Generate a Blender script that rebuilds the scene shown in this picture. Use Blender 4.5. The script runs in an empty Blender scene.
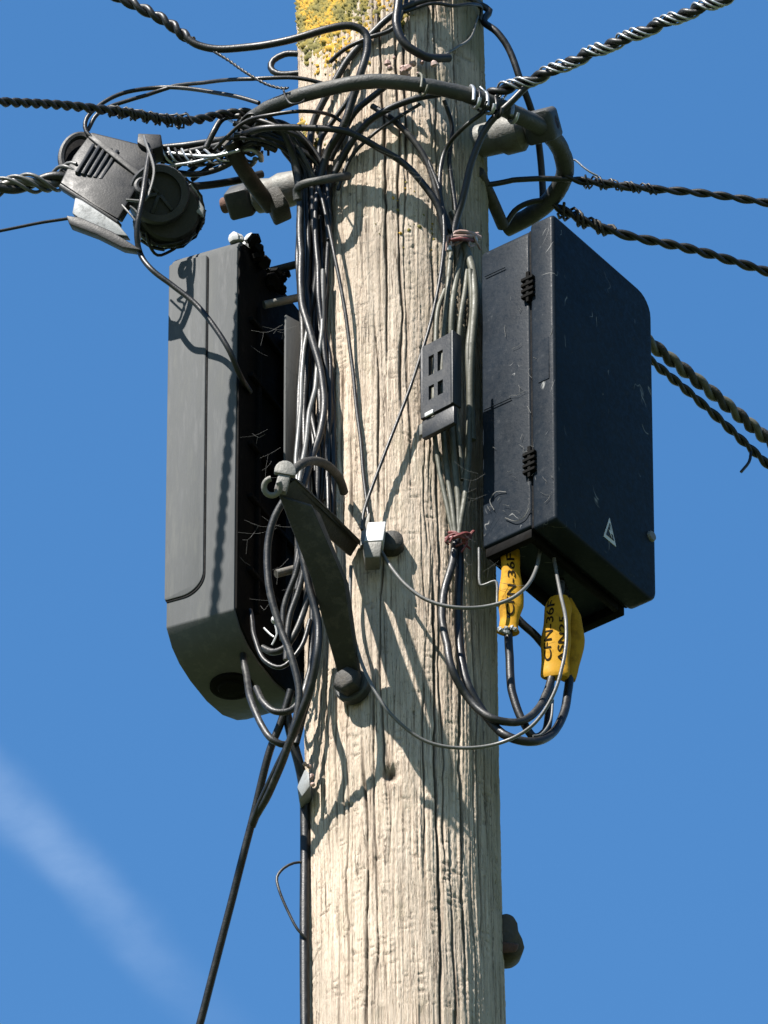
import bpy, bmesh, math, random
import numpy as np
from mathutils import Vector, Matrix
random.seed(7); rng = np.random.default_rng(7)
SC = bpy.context.scene; COL = SC.collection
S = 760.0                      # photo pixels per metre at the pole
EL = math.radians(36.0); DIST = 15.0
F = S * DIST
fw = Vector((0, math.cos(EL), math.sin(EL))); up = Vector((0, -math.sin(EL), math.cos(EL))); rt = Vector((1, 0, 0))
TGT = Vector((-14 / S, 0, 1.6 + DIST * math.sin(EL)))
CAM = TGT - fw * DIST

# ------------------------------------------------------------------ placing
def P(px, py, d):
    """the point seen at px, py that lies d/760 m behind the pole's axis"""
    r = fw * F + rt * (px - 384) + up * (512 - py)
    return CAM + r * ((d / S - CAM.y) / r.y)
A0, A1 = P(389.5, 0, 0), P(407, 1024, 0)
LEAN = (A0.x - A1.x) / (A0.z - A1.z)
POLE_R = 95.5 / S
def axis_x(z): return A1.x + LEAN * (z - A1.z)
def cpx(py): return 389.5 + 17.5 * py / 1024
def PS(px, py, off):
    """the point seen at px, py that lies off/760 m proud of the pole's surface"""
    R = 95.5 * (1 - .06 * (512 - py) / 1024) + off
    x = px - cpx(py)
    return P(px, py, -math.sqrt(R * R - x * x) if abs(x) < R else 0.0)
def pt(a):
    if isinstance(a, Vector): return a
    return PS(a[1], a[2], a[3]) if a[0] == 's' else P(*a)

# ------------------------------------------------------------------ materials
def nodes(name):
    m = bpy.data.materials.new(name); m.use_nodes = True
    nt = m.node_tree
    return m, nt, nt.nodes['Principled BSDF']
def N(nt, t, **k):
    n = nt.nodes.new(t)
    for a, v in k.items():
        if a in n.inputs: n.inputs[a].default_value = v
        else: setattr(n, a, v)
    return n
def ramp(nt, fac, stops):
    r = nt.nodes.new('ShaderNodeValToRGB'); e = r.color_ramp.elements
    while len(e) < len(stops): e.new(.5)
    for i, (p, c) in enumerate(stops):
        e[i].position = p; e[i].color = (*c, 1) if len(c) == 3 else c
    nt.links.new(fac, r.inputs['Fac']); return r
def coords(nt, scale=(1, 1, 1)):
    t = nt.nodes.new('ShaderNodeTexCoord'); mp = nt.nodes.new('ShaderNodeMapping')
    mp.inputs['Scale'].default_value = scale
    nt.links.new(t.outputs['Object'], mp.inputs['Vector']); return mp.outputs['Vector']
def noise(nt, vec, scale, detail=4, rough=.6, dist=0):
    n = N(nt, 'ShaderNodeTexNoise'); n.inputs['Scale'].default_value = scale
    n.inputs['Detail'].default_value = detail; n.inputs['Roughness'].default_value = rough
    n.inputs['Distortion'].default_value = dist
    nt.links.new(vec, n.inputs['Vector']); return n.outputs['Fac']
def mixc(nt, fac, a, b, mode='MIX'):
    n = nt.nodes.new('ShaderNodeMix'); n.data_type = 'RGBA'; n.blend_type = mode
    for s, v in ((n.inputs[0], fac), (n.inputs[6], a), (n.inputs[7], b)):
        if hasattr(v, 'is_output'): nt.links.new(v, s)
        elif isinstance(v, (int, float)): s.default_value = v
        else: s.default_value = (*v, 1)
    return n.outputs[2]
def grime(name, base, rough=.5, metal=0, dust=(.3, .28, .25), amount=.35, scale=60, bump=.15, spec=.5, var=.5, stretch=(1, 1, 1)):
    base = tuple(x * .66 for x in base); dust = tuple(x * .66 for x in dust); spec *= .6      # real albedos: the exposure is set for them
    m, nt, b = nodes(name)
    v = coords(nt, stretch)
    n1 = noise(nt, v, scale, 6, .7); n2 = noise(nt, v, scale * .23, 4, .6, .4); n3 = noise(nt, v, scale * 6, 3, .6)
    c = mixc(nt, n2, tuple(x * (1 - var) for x in base), tuple(x * (1 + var) for x in base))
    f = ramp(nt, n1, [(.50, (0, 0, 0)), (.74, (amount,) * 3)])
    c = mixc(nt, f.outputs[0], c, dust)
    nt.links.new(c, b.inputs['Base Color'])
    r = ramp(nt, n1, [(.3, (rough * .8,) * 3), (.75, (min(1, rough * 1.35),) * 3)])
    nt.links.new(r.outputs[0], b.inputs['Roughness'])
    b.inputs['Metallic'].default_value = metal; b.inputs['Specular IOR Level'].default_value = spec
    bp = N(nt, 'ShaderNodeBump'); bp.inputs['Strength'].default_value = bump; bp.inputs['Distance'].default_value = .002
    nt.links.new(n3, bp.inputs['Height']); nt.links.new(bp.outputs[0], b.inputs['Normal'])
    return m
M = {}
M['black'] = grime('black_cable_sheath', (.005, .0054, .006), .42, dust=(.035, .035, .032), amount=.5, scale=70)
M['grey'] = grime('weathered_grey_cable', (.011, .0115, .012), .45, dust=(.085, .083, .075), amount=.6, scale=80)
M['pale'] = grime('pale_weathered_cable', (.085, .085, .064), .55, dust=(.022, .024, .014), amount=.95, scale=70)
M['whitewire'] = grime('pale_grey_wire', (.11, .11, .107), .4, dust=(.05, .05, .045), amount=.8, scale=60)
M['silver'] = grime('bright_grip_wire', (.40, .42, .44), .35, metal=.7, dust=(.2, .2, .2), amount=.4, scale=60)
M['steel'] = grime('weathered_galvanised_steel', (.045, .047, .046), .55, metal=.3, dust=(.13, .12, .10), amount=.5, scale=45, bump=.4)
M['palesteel'] = grime('bright_galvanised_steel', (.15, .148, .135), .6, metal=.3, dust=(.09, .065, .05), amount=.7, scale=40, bump=.4)
M['darksteel'] = grime('dark_painted_steel', (.030, .029, .026), .65, metal=.2, dust=(.12, .105, .085), amount=.7, scale=50, bump=.5)
M['rust'] = grime('rusty_steel', (.10, .05, .035), .75, metal=.2, dust=(.2, .12, .09), amount=.6, scale=60, bump=.5)
M['stoneiron'] = grime('brown_cast_iron', (.06, .052, .046), .8, dust=(.14, .11, .06), amount=.7, scale=30, bump=.6)
M['boxgrey'] = grime('dusty_grey_plastic', (.086, .090, .093), .7, dust=(.17, .17, .16), amount=.45, scale=90, bump=.08, var=.13, spec=.12, stretch=(1, 1, .12))
M['boxdark'] = grime('black_and_shade_plastic', (.0035, .0035, .0035), .8, dust=(.018, .015, .012), amount=.6, scale=50, spec=.08)  # black plastic; on the grey box's flank this colour stands for shade
M['clampblack'] = grime('scuffed_black_plastic', (.007, .0075, .008), .55, dust=(.045, .045, .045), amount=.6, scale=55)
M['clipgrey'] = grime('dark_grey_clip_plastic', (.012, .0138, .0165), .5, dust=(.055, .055, .055), amount=.45, scale=60)
M['hole'] = grime('dark_recess', (.004, .004, .005), .8, amount=.1, spec=.1)
M['yellow'] = grime('faded_yellow_tag', (.43, .225, .012), .75, dust=(.15, .07, .012), amount=.9, spec=.2, scale=40, var=.25)
M['ink'] = grime('black_marker_ink', (.012, .008, .004), .9, amount=.1, spec=.05)
M['white'] = grime('white_plastic', (.42, .43, .44), .45, dust=(.4, .38, .35), amount=.5, scale=50, var=.1)
M['redtie'] = grime('faded_red_tie', (.13, .022, .022), .6, dust=(.2, .12, .10), amount=.7, scale=60)
M['pinktie'] = grime('bleached_pink_tie', (.34, .22, .19), .6, dust=(.5, .42, .38), amount=.8, scale=60)
M['cheek'] = grime('dirty_white_plastic', (.24, .25, .255), .6, dust=(.05, .05, .05), amount=.9, scale=90, var=.25)
M['saddle'] = grime('dirty_pale_plastic', (.22, .24, .25), .5, dust=(.12, .11, .10), amount=.7, scale=80)
M['web'] = grime('cobweb_thread', (.12, .12, .115), .8, amount=.1)
M['stickerwhite'] = grime('worn_pale_sticker', (.55, .54, .5), .5, dust=(.3, .3, .28), amount=.6, scale=90, var=.1)

def mat_rightbox():
    m, nt, b = nodes('scratched_navy_plastic')
    v = coords(nt)
    n2 = noise(nt, v, 9, 5, .65, .3)
    c = ramp(nt, n2, [(.3, (.0055, .008, .0115)), (.7, (.0095, .013, .018))]).outputs[0]
    n1 = noise(nt, v, 110, 5, .75)
    c = mixc(nt, ramp(nt, n1, [(.60, (0, 0, 0)), (.80, (.5,) * 3)]).outputs[0], c, (.06, .065, .07))
    # thin wandering scratches: the zero lines of a distorted noise, broken up by another
    s1 = noise(nt, coords(nt, (1, 1, .6)), 14, 2, .5, 1.5)
    line = ramp(nt, s1, [(.494, (0, 0, 0)), (.5, (1, 1, 1)), (.506, (0, 0, 0))]).outputs[0]
    brk = ramp(nt, noise(nt, v, 24, 2, .5), [(.60, (0, 0, 0)), (.66, (.6,) * 3)]).outputs[0]
    c = mixc(nt, mixc(nt, 1.0, line, brk, 'MULTIPLY'), c, (.26, .26, .25))
    nt.links.new(c, b.inputs['Base Color'])
    nt.links.new(ramp(nt, n1, [(.35, (.33,) * 3), (.75, (.7,) * 3)]).outputs[0], b.inputs['Roughness'])
    bp = N(nt, 'ShaderNodeBump'); bp.inputs['Strength'].default_value = .12; bp.inputs['Distance'].default_value = .002
    nt.links.new(noise(nt, v, 260, 3), bp.inputs['Height']); nt.links.new(bp.outputs[0], b.inputs['Normal'])
    return m
M['boxnavy'] = mat_rightbox(); M['boxnavy'].node_tree.nodes['Principled BSDF'].inputs['Specular IOR Level'].default_value = .05

def mat_wood():
    m, nt, b = nodes('weathered_pole_timber')
    fib = noise(nt, coords(nt, (1, 1, .035)), 240, 6, .7, .2)
    fine = noise(nt, coords(nt, (1, 1, .09)), 700, 4, .7)
    big = noise(nt, coords(nt, (1, 1, .30)), 11, 4, .6, .5)
    blot = noise(nt, coords(nt, (1, 1, .5)), 34, 5, .7)
    c = ramp(nt, fib, [(.33, (.10, .075, .055)), (.40, (.30, .24, .19)), (.47, (.43, .36, .29)), (.72, (.56, .485, .405))]).outputs[0]
    c = mixc(nt, ramp(nt, big, [(.42, (0, 0, 0)), (.68, (.65,) * 3)]).outputs[0], c, (.30, .265, .225))
    c = mixc(nt, ramp(nt, fine, [(.33, (.85,) * 3), (.43, (0, 0, 0))]).outputs[0], c, (.15, .12, .085))
    c = mixc(nt, ramp(nt, blot, [(.54, (0, 0, 0)), (.72, (.5,) * 3)]).outputs[0], c, (.25, .225, .16))
    at = N(nt, 'ShaderNodeAttribute', attribute_name='crack')
    c = mixc(nt, at.outputs['Fac'], c, (.055, .042, .032))
    am = N(nt, 'ShaderNodeAttribute', attribute_name='algae_and_shade')
    c = mixc(nt, am.outputs['Fac'], c, (.17, .165, .115))  # grey-green weathering together with painted shade on the right side
    # hairline splits along the grain
    for sc_, th, lo, hi in ((75, .010, .42, .52), (150, .014, .46, .56)):
        ln = noise(nt, coords(nt, (1, 1, .016)), sc_, 1, .4, .12)
        l1 = ramp(nt, ln, [(.5 - th, (0, 0, 0)), (.5, (1, 1, 1)), (.5 + th, (0, 0, 0))]).outputs[0]
        l2 = ramp(nt, noise(nt, coords(nt, (1, 1, .2)), sc_ * .6, 2, .5), [(lo, (0, 0, 0)), (hi, (.9,) * 3)]).outputs[0]
        c = mixc(nt, mixc(nt, 1.0, l1, l2, 'MULTIPLY'), c, (.06, .045, .035))
    # short checks across it
    kk = noise(nt, coords(nt, (1, 1, 2.6)), 160, 3, .6, .3)
    k1 = ramp(nt, kk, [(.485, (0, 0, 0)), (.5, (1, 1, 1)), (.515, (0, 0, 0))]).outputs[0]
    k2 = ramp(nt, noise(nt, coords(nt, (1, 1, .4)), 46, 3, .6), [(.52, (0, 0, 0)), (.62, (.65,) * 3)]).outputs[0]
    c = mixc(nt, mixc(nt, 1.0, k1, k2, 'MULTIPLY'), c, (.12, .09, .065))
    c = mixc(nt, 1.0, c, (.87, .85, .83), 'MULTIPLY')
    nt.links.new(c, b.inputs['Base Color'])
    b.inputs['Roughness'].default_value = .9; b.inputs['Specular IOR Level'].default_value = .06
    add = N(nt, 'ShaderNodeMath', operation='ADD'); nt.links.new(fib, add.inputs[0]); nt.links.new(fine, add.inputs[1])
    bp = N(nt, 'ShaderNodeBump'); bp.inputs['Strength'].default_value = .7; bp.inputs['Distance'].default_value = .004
    nt.links.new(add.outputs[0], bp.inputs['Height']); nt.links.new(bp.outputs[0], b.inputs['Normal'])
    return m
M['wood'] = mat_wood()
def mat_lichen():
    m, nt, b = nodes('yellow_and_olive_lichen')
    n = noise(nt, coords(nt), 26, 4, .7); n2 = noise(nt, coords(nt), 200, 3, .7)
    c = ramp(nt, n, [(.38, (.09, .085, .025)), (.50, (.20, .16, .028)), (.57, (.52, .28, .012)), (.64, (.24, .18, .028)), (.72, (.13, .12, .04))]).outputs[0]
    c = mixc(nt, ramp(nt, n2, [(.4, (0, 0, 0)), (.7, (.5,) * 3)]).outputs[0], c, (.20, .19, .10))
    c = mixc(nt, 1.0, c, (.78, .74, .5), 'MULTIPLY')
    nt.links.new(c, b.inputs['Base Color']); b.inputs['Roughness'].default_value = .95
    return m
M['lichen'] = mat_lichen()
def mat_grass():
    m, nt, b = nodes('meadow_ground')
    n = noise(nt, coords(nt), .6, 8, .7)
    c = ramp(nt, n, [(.35, (.025, .042, .012)), (.6, (.045, .065, .02)), (.75, (.07, .07, .035))]).outputs[0]
    nt.links.new(c, b.inputs['Base Color']); b.inputs['Roughness'].default_value = .95
    return m
M['grass'] = mat_grass()

# ------------------------------------------------------------------ objects
def tag(o, label=None, cat=None, group=None, kind=None):
    if label: o['label'] = label
    if cat: o['category'] = cat
    if group: o['group'] = group
    if kind: o['kind'] = kind
    return o
def link(name, me, m, parent=None, smooth=True, sharp=40):
    for x in (m if isinstance(m, (list, tuple)) else [m]): me.materials.append(x)
    if smooth:
        me.polygons.foreach_set('use_smooth', [True] * len(me.polygons))
        me.set_sharp_from_angle(angle=math.radians(sharp))
    o = bpy.data.objects.new(name, me); COL.objects.link(o)
    if parent: o.parent = parent; o.matrix_parent_inverse = Matrix.Translation(-parent.location) if parent.type == 'EMPTY' else Matrix()
    return o
def empty(name, loc):
    o = bpy.data.objects.new(name, None); o.location = loc; o.empty_display_size = .05; COL.objects.link(o); return o
def spline(pts, step=.006):
    p = [np.array(pt(a)) for a in pts]
    if len(p) == 2: 
        n = max(2, int(np.linalg.norm(p[1] - p[0]) / (step * 4)))
        return np.array([p[0] + (p[1] - p[0]) * t for t in np.linspace(0, 1, n + 1)])
    q = [2 * p[0] - p[1]] + p + [2 * p[-1] - p[-2]]; out = []
    for i in range(1, len(q) - 2):
        a, b, c, d = q[i - 1:i + 3]
        ka, kb, kc = [max(1e-6, np.linalg.norm(v)) ** .5 for v in (b - a, c - b, d - c)]
        t0, t1, t2, t3 = 0, ka, ka + kb, ka + kb + kc       # centripetal, so tight bends do not overshoot
        n = max(2, int(np.linalg.norm(c - b) / step))
        n = min(n, 260)
        for t in np.linspace(t1, t2, n, endpoint=False):
            A = (t1 - t) / (t1 - t0) * a + (t - t0) / (t1 - t0) * b
            B = (t2 - t) / (t2 - t1) * b + (t - t1) / (t2 - t1) * c
            C = (t3 - t) / (t3 - t2) * c + (t - t2) / (t3 - t2) * d
            D = (t2 - t) / (t2 - t0) * A + (t - t0) / (t2 - t0) * B
            E = (t3 - t) / (t3 - t1) * B + (t - t1) / (t3 - t1) * C
            out.append((t2 - t) / (t2 - t1) * D + (t - t1) / (t2 - t1) * E)
    out.append(p[-1]); return np.array(out)
def frames(c):
    t = np.gradient(c, axis=0); t /= np.linalg.norm(t, axis=1)[:, None] + 1e-12
    n = np.zeros_like(t); v = np.cross(t[0], [0, 1, 0.3]); n[0] = v / np.linalg.norm(v)
    for i in range(1, len(t)):
        v = n[i - 1] - t[i] * np.dot(n[i - 1], t[i]); n[i] = v / (np.linalg.norm(v) + 1e-12)
    return t, n, np.cross(t, n)
class MB:
    def __init__(s): s.v, s.f, s.mi = [], [], []
    def add(s, v, f, mi=0):
        o = len(s.v); s.v += [tuple(x) for x in v]; s.f += [tuple(i + o for i in q) for q in f]; s.mi += [mi] * len(f)
    def tube(s, c, r, sides=10, mi=0):
        """a round rod along the points c (world), radius r in metres (number or array)"""
        c = np.asarray(c); t, n, b = frames(c); r = np.broadcast_to(r, (len(c),))
        a = np.linspace(0, 2 * math.pi, sides, endpoint=False)
        V = c[:, None] + r[:, None, None] * (np.cos(a)[None, :, None] * n[:, None] + np.sin(a)[None, :, None] * b[:, None])
        V = V.reshape(-1, 3); f = []
        for i in range(len(c) - 1):
            for j in range(sides):
                k = (j + 1) % sides; f.append((i * sides + j, i * sides + k, (i + 1) * sides + k, (i + 1) * sides + j))
        f.append(tuple(range(sides))[::-1]); f.append(tuple((len(c) - 1) * sides + j for j in range(sides)))
        s.add(V, f, mi)
    def lathe(s, p0, p1, prof, sides=24, mi=0, flat=0):
        """profile [(distance along, radius)] px turned about the axis p0 -> p1"""
        p0, p1 = Vector(p0), Vector(p1); ax = (p1 - p0).normalized()
        n = ax.cross(Vector((0.2, .3, 1))).normalized(); b = ax.cross(n); V, f = [], []
        for (h, r) in prof:
            for j in range(sides):
                a = 2 * math.pi * (j + flat) / sides
                V.append(p0 + ax * (h / S) + (n * math.cos(a) + b * math.sin(a)) * (r / S))
        for i in range(len(prof) - 1):
            for j in range(sides):
                k = (j + 1) % sides; f.append((i * sides + j, i * sides + k, (i + 1) * sides + k, (i + 1) * sides + j))
        f.append(tuple(range(sides))[::-1]); f.append(tuple((len(prof) - 1) * sides + j for j in range(sides)))
        s.add(V, f, mi)
    def prism(s, poly, ext, mi=0):
        a = [Vector(p) for p in poly]; n = len(a); b = [p + ext for p in a]
        s.add(a + b, [tuple(range(n))[::-1], tuple(range(n, 2 * n))] + [(i, (i + 1) % n, n + (i + 1) % n, n + i) for i in range(n)], mi)
    def box(s, o, x, y, z, mi=0):
        """box from corner o along the three edge vectors"""
        s.prism([o, o + x, o + x + y, o + y], z, mi)
    def mesh(s, name, bevel=0, seg=2):
        me = bpy.data.meshes.new(name); me.from_pydata(s.v, [], s.f)
        me.polygons.foreach_set('material_index', s.mi)
        bm = bmesh.new(); bm.from_mesh(me); bmesh.ops.recalc_face_normals(bm, faces=bm.faces)
        if bevel:
            e = [x for x in bm.edges if len(x.link_faces) == 2 and x.calc_face_angle(0) > .5]
            bmesh.ops.bevel(bm, geom=e, offset=bevel / S, segments=seg, affect='EDGES', profile=.5, clamp_overlap=True)
        bm.to_mesh(me); bm.free(); return me
    def build(s, name, m, parent=None, bevel=0, seg=2, sharp=40):
        return link(name, s.mesh(name, bevel, seg), m, parent, True, sharp)
def near_ring(pts):
    """the clamp hangs level with the pole's axis: cables bend back to it as they leave the ring"""
    return [p if isinstance(p[0], str) else (p[0], p[1], p[2] + 96 * min(1, max(0, (262 - p[0]) / 90))) for p in pts]
def wob(c, amp):
    """the small unevenness of a real cable"""
    if len(c) < 8: return c
    n = len(c); k = max(4, n // 7)
    w = np.stack([np.interp(np.arange(n), np.linspace(0, n - 1, k), rng.normal(0, 1, k)) for _ in range(3)], 1)
    fade = np.minimum(1, np.minimum(np.arange(n), np.arange(n)[::-1]) / 6)[:, None]
    return c + w * amp * fade / S
def cable(name, label, pts, r, m='black', cat='cable', group=None, parent=None, w=.8, sides=10):
    b = MB(); b.tube(wob(spline(pts), w), r / S, sides)
    o = b.build(name, M[m], parent, sharp=60)
    return tag(o, label, cat, group) if label else o
def helix(c, rad, pitch, ph, lo=0., hi=1.):
    t, n, b = frames(c); d = np.concatenate([[0], np.cumsum(np.linalg.norm(np.diff(c, axis=0), axis=1))])
    a = d * S / pitch * 2 * math.pi + ph + .55 * np.sin(d * S / 53 + 1) + .35 * np.sin(d * S / 23.7)       # uneven lay
    h = c + (n * np.cos(a)[:, None] + b * np.sin(a)[:, None]) * np.broadcast_to(rad, (len(c),))[:, None] / S
    i0, i1 = int(lo * len(h)), max(int(lo * len(h)) + 3, int(hi * len(h))); return h[i0:i1]
def far(a, b, m):
    """carries a wire on past b for m metres with a little sag"""
    a, b = pt(a), pt(b); d = (b - a).normalized(); return [b + d * m * .4 + Vector((0, 0, -.01 * m)), b + d * m + Vector((0, 0, -.05 * m))]
def resample(c, step):
    d = np.concatenate([[0], np.cumsum(np.linalg.norm(np.diff(c, axis=0), axis=1))])
    u = np.arange(0, d[-1], step); return np.stack([np.interp(u, d, c[:, i]) for i in range(3)], 1)
def drop_wire(label, pts, r, pitch, mats=('black', 'black'), grip=None, ext=5, group='overhead drop wires', name='drop_wire'):
    """two cores twisted together, leaving the frame at the last point; grip = (start, end, material, strands, radius, pitch)"""
    c = resample(spline(list(pts) + far(pts[-2], pts[-1], ext)), .004)
    b = MB()
    for k in range(2): b.tube(helix(c, r * .55, pitch, math.pi * k), r * .62 / S, 8, k)
    o = b.build(name, [M[x] for x in mats], sharp=70); tag(o, label, 'wire', group)
    if grip:
        lo, hi, gm, n, rr, gp = grip; q = MB()
        L = np.concatenate([[0], np.cumsum(np.linalg.norm(np.diff(c, axis=0), axis=1))]) * S
        i0, i1 = np.searchsorted(L, lo), np.searchsorted(L, hi); cc = c[i0:i1]
        fl = 1 + .5 * np.clip(1 - np.arange(len(cc)) / 12, 0, 1)
        for k in range(n): q.tube(helix(cc, r * 1.15 * fl + rr * .6, gp, k * .55 * 6.28 / n + .4), rr / S, 6)
        q.build('helical_grip', M[gm], o, sharp=70)
    return o

# ------------------------------------------------------------------ pole
def vnoise(u, v, nu, nv, seed):
    """value noise, periodic in u (0..1), free in v"""
    r = np.random.default_rng(seed); g = r.random((nu, nv + 3))
    x = (u % 1) * nu; y = np.clip(v, 0, 1) * nv; i = x.astype(int) % nu; j = y.astype(int)
    fx, fy = x - np.floor(x), y - j; fx = fx * fx * (3 - 2 * fx); fy = fy * fy * (3 - 2 * fy); k = (i + 1) % nu
    return (g[i, j] * (1 - fx) + g[k, j] * fx) * (1 - fy) + (g[i, j + 1] * (1 - fx) + g[k, j + 1] * fx) * fy - .5
def make_pole():
    zlo, zhi = P(400, 1060, 0).z, P(390, -40, 0).z
    zs = np.concatenate([np.linspace(-.5, zlo - .02, 30), np.linspace(zlo, zhi, 900), np.linspace(zhi + .03, zhi + .45, 12)])
    # angle 0 faces the camera; columns are denser on that side
    th = np.concatenate([np.linspace(-1.75, 1.75, 470), np.linspace(1.75, 2 * math.pi - 1.75, 92)[1:-1]])
    T, Z = np.meshgrid(th, zs); U = T / (2 * math.pi) + .5; V = (Z - zlo) / (zhi - zlo)
    wand = vnoise(U * 0 + .3, V, 7, 9, 1) * .008 + vnoise(U, V, 5, 7, 2) * .014
    u2 = U + wand
    D = vnoise(u2, V, 14, 5, 3) * .0050 + vnoise(u2, V, 110, 9, 4) * .0013 + vnoise(u2, V, 260, 14, 17) * .0012 + vnoise(u2, V, 420, 22, 5) * .0013 + vnoise(u2, V, 150, 230, 6) * .0005 * (.4 + 2 * np.clip(vnoise(u2, V, 6, 7, 18) + .2, 0, 1)) + vnoise(u2, V, 420, 480, 16) * .0007
    crack = np.zeros_like(D); R = np.random.default_rng(21)
    lines = [(.35, -.1, .40, 1.0), (.98, .14, .32, 1.3), (-.42, -.1, .25, .8), (-.2, .42, .62, .7), (.2, .1, .3, .6), (.05, .5, .9, .8), (-.1, .55, 1, .9), (.14, .72, 1, 1.0), (.62, 0, .35, .9), (-.62, 0, .6, .5), (-.3, 0, .3, .5), (.42, .1, .7, .7), (.85, .05, .4, .8)]
    for _ in range(80): 
        a = R.uniform(-1.6, 1.7); v0 = R.uniform(-.1, .9); lines.append((a, v0, v0 + R.uniform(.05, .35), R.uniform(.15, .6)))
    for n, (a, v0, v1, s) in enumerate(lines):
        cen = a / (2 * math.pi) + .5 + (vnoise(np.full_like(V, .5), V, 3, 18, 40 + n) * .012) + vnoise(np.full_like(V, .2), V, 3, 90, 140 + n) * .003
        win = np.clip((V - v0) / .05, 0, 1) * np.clip((v1 - V) / .05, 0, 1)
        wd = (.0006 + .0009 * s) * (.6 + 1.0 * (vnoise(np.full_like(V, .7), V, 3, 40, 240 + n) + .5)) / (2 * math.pi * POLE_R)
        g = np.exp(-((u2 - wand - cen) / wd) ** 2) * win
        D -= g * .0075 * s; crack = np.maximum(crack, g * min(1, .5 + s * .5))
    # short horizontal checks across the fibres
    ch = np.clip(vnoise(u2, V, 90, 520, 7) * vnoise(u2, V, 40, 40, 8) * 9 - .35, 0, 1); D -= ch * .0014; crack = np.maximum(crack, ch * .35)
    # knot
    K = PS(391, 773, 0); ka = math.atan2(K.x - axis_x(K.z), -K.y); dk = np.hypot((T - ka) * POLE_R, (Z - K.z) * .8)
    D += .004 * np.exp(-(dk / .022) ** 2) - .014 * np.exp(-(dk / .009) ** 2); crack = np.maximum(crack, .95 * np.exp(-(dk / .009) ** 2))
    alg_shade = np.clip((vnoise(u2, V, 24, 30, 9) + .12 + .85 * np.clip(T - .5, -.4, .8)) * np.clip(.2 + V, 0, 1.2), 0, .8)  # random grey weathering, raised towards the right to paint in the pole's shaded side
    alg_shade = np.where((T > -1.75) & (T < 2.4), alg_shade, .4)
    rad = POLE_R + D
    X = axis_x(Z) + rad * np.sin(T); Y = -rad * np.cos(T)
    co = np.stack([X, Y, Z], -1).reshape(-1, 3); nz, nt_ = T.shape
    i = np.arange(nz - 1)[:, None] * nt_; j = np.arange(nt_)[None]; k = (j + 1) % nt_
    q = np.stack([i + j, i + k, i + nt_ + k, i + nt_ + j], -1).reshape(-1, 4)
    me = bpy.data.meshes.new('utility_pole')
    me.vertices.add(len(co)); me.vertices.foreach_set('co', co.ravel())
    me.loops.add(q.size); me.loops.foreach_set('vertex_index', q.ravel().astype(np.int32))
    me.polygons.add(len(q)); me.polygons.foreach_set('loop_start', np.arange(0, q.size, 4, dtype=np.int32))
    me.update(calc_edges=True); me.validate()
    for nm, arr in (('crack', crack), ('algae_and_shade', alg_shade)):
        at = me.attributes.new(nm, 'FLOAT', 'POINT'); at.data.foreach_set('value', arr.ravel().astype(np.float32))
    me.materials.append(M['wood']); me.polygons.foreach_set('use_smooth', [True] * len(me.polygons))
    o = bpy.data.objects.new('utility_pole', me); COL.objects.link(o)
    tag(o, 'weathered pale wooden utility pole with vertical cracks and yellow lichen near its top', 'pole')
    zt = zhi + .45; b = MB()
    b.lathe((axis_x(zt), 0, zt - .004), (axis_x(zt), 0, zt + .1), [(0, 95), (6, 92), (16, 60), (20, 2)], 40)
    b.build('pole_top', M['wood'], o)
    # lichen crust
    b = MB(); R = random.Random(3); n = 0
    while n < 7000:
        px, py = R.uniform(296, 372), R.betavariate(1, 2.3) * 115 - 25
        if R.random() > math.exp(-max(0, px - 336) / 16) * (1 if py < 22 else math.exp(-(py - 22) / 20)) + (.08 if py < 10 else 0): continue
        n += 1; blob(b, R, px, py)
    for _ in range(240): blob(b, R, R.gauss(306, 7), R.gauss(150, 12))
    for _ in range(260): blob(b, R, R.gauss(396, 10), R.gauss(4, 10))
    for _ in range(90): blob(b, R, R.gauss(420, 14), R.gauss(205, 22), .6)
    tag(b.build('lichen', M['lichen'], o, sharp=80), kind='stuff')
    return o
def blob(b, R, px, py, k=1):
    if abs(px - cpx(py)) > 91: return
    c = PS(px, py, R.uniform(-1, 1.2)); s = R.choice((1.4, 1.8, 2.4, 3.0, 4.0)) * R.uniform(.8, 1.2) * k / S
    n = Vector((c.x - axis_x(c.z), c.y, 0)).normalized(); t = Vector((-n.y, n.x, 0)); z = Vector((0, 0, 1)); a0 = R.random() * 6
    ring = [c + (t * math.cos(a0 + i * 1.047) + z * math.sin(a0 + i * 1.047)) * s * R.uniform(.7, 1.3) for i in range(6)]
    b.add(ring + [c + n * s * R.uniform(.6, 1.4)], [(i, (i + 1) % 6, 6) for i in range(6)])
pole = make_pole()

# ------------------------------------------------------------------ ground
b = MB(); b.add([(-900, -900, 0), (900, -900, 0), (900, 900, 0), (-900, 900, 0)], [(0, 1, 2, 3)])
tag(b.build('ground', M['grass']), 'open grassy ground around the foot of the pole', 'ground', kind='structure')

# ------------------------------------------------------------------ junction box on the right
def local(o, u, v):
    return lambda a, b_, c: o + u * (a / S) + v * (b_ / S) + Vector((0, 0, c / S))
def shell(f, outline, a0, a1):
    """an outline of (b, c) pairs carried from a0 to a1 along the frame's first axis"""
    b = MB(); b.prism([f(a0, q, c) for q, c in outline], f(a1, 0, 0) - f(a0, 0, 0)); return b
def rounded(x0, z0, x1, z1, r, n=6):
    """rounded rectangle; r = radii of (x0z0, x1z0, x1z1, x0z1)"""
    out = []
    for (cx, cz, rr, a) in ((x0 + r[0], z0 + r[0], r[0], 180), (x1 - r[1], z0 + r[1], r[1], 270), (x1 - r[2], z1 - r[2], r[2], 0), (x0 + r[3], z1 - r[3], r[3], 90)):
        if rr == 0: out.append((cx, cz)); continue
        for i in range(n + 1):
            t = math.radians(a + 90 * i / n); out.append((cx + rr * math.cos(t), cz + rr * math.sin(t)))
    return out
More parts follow.
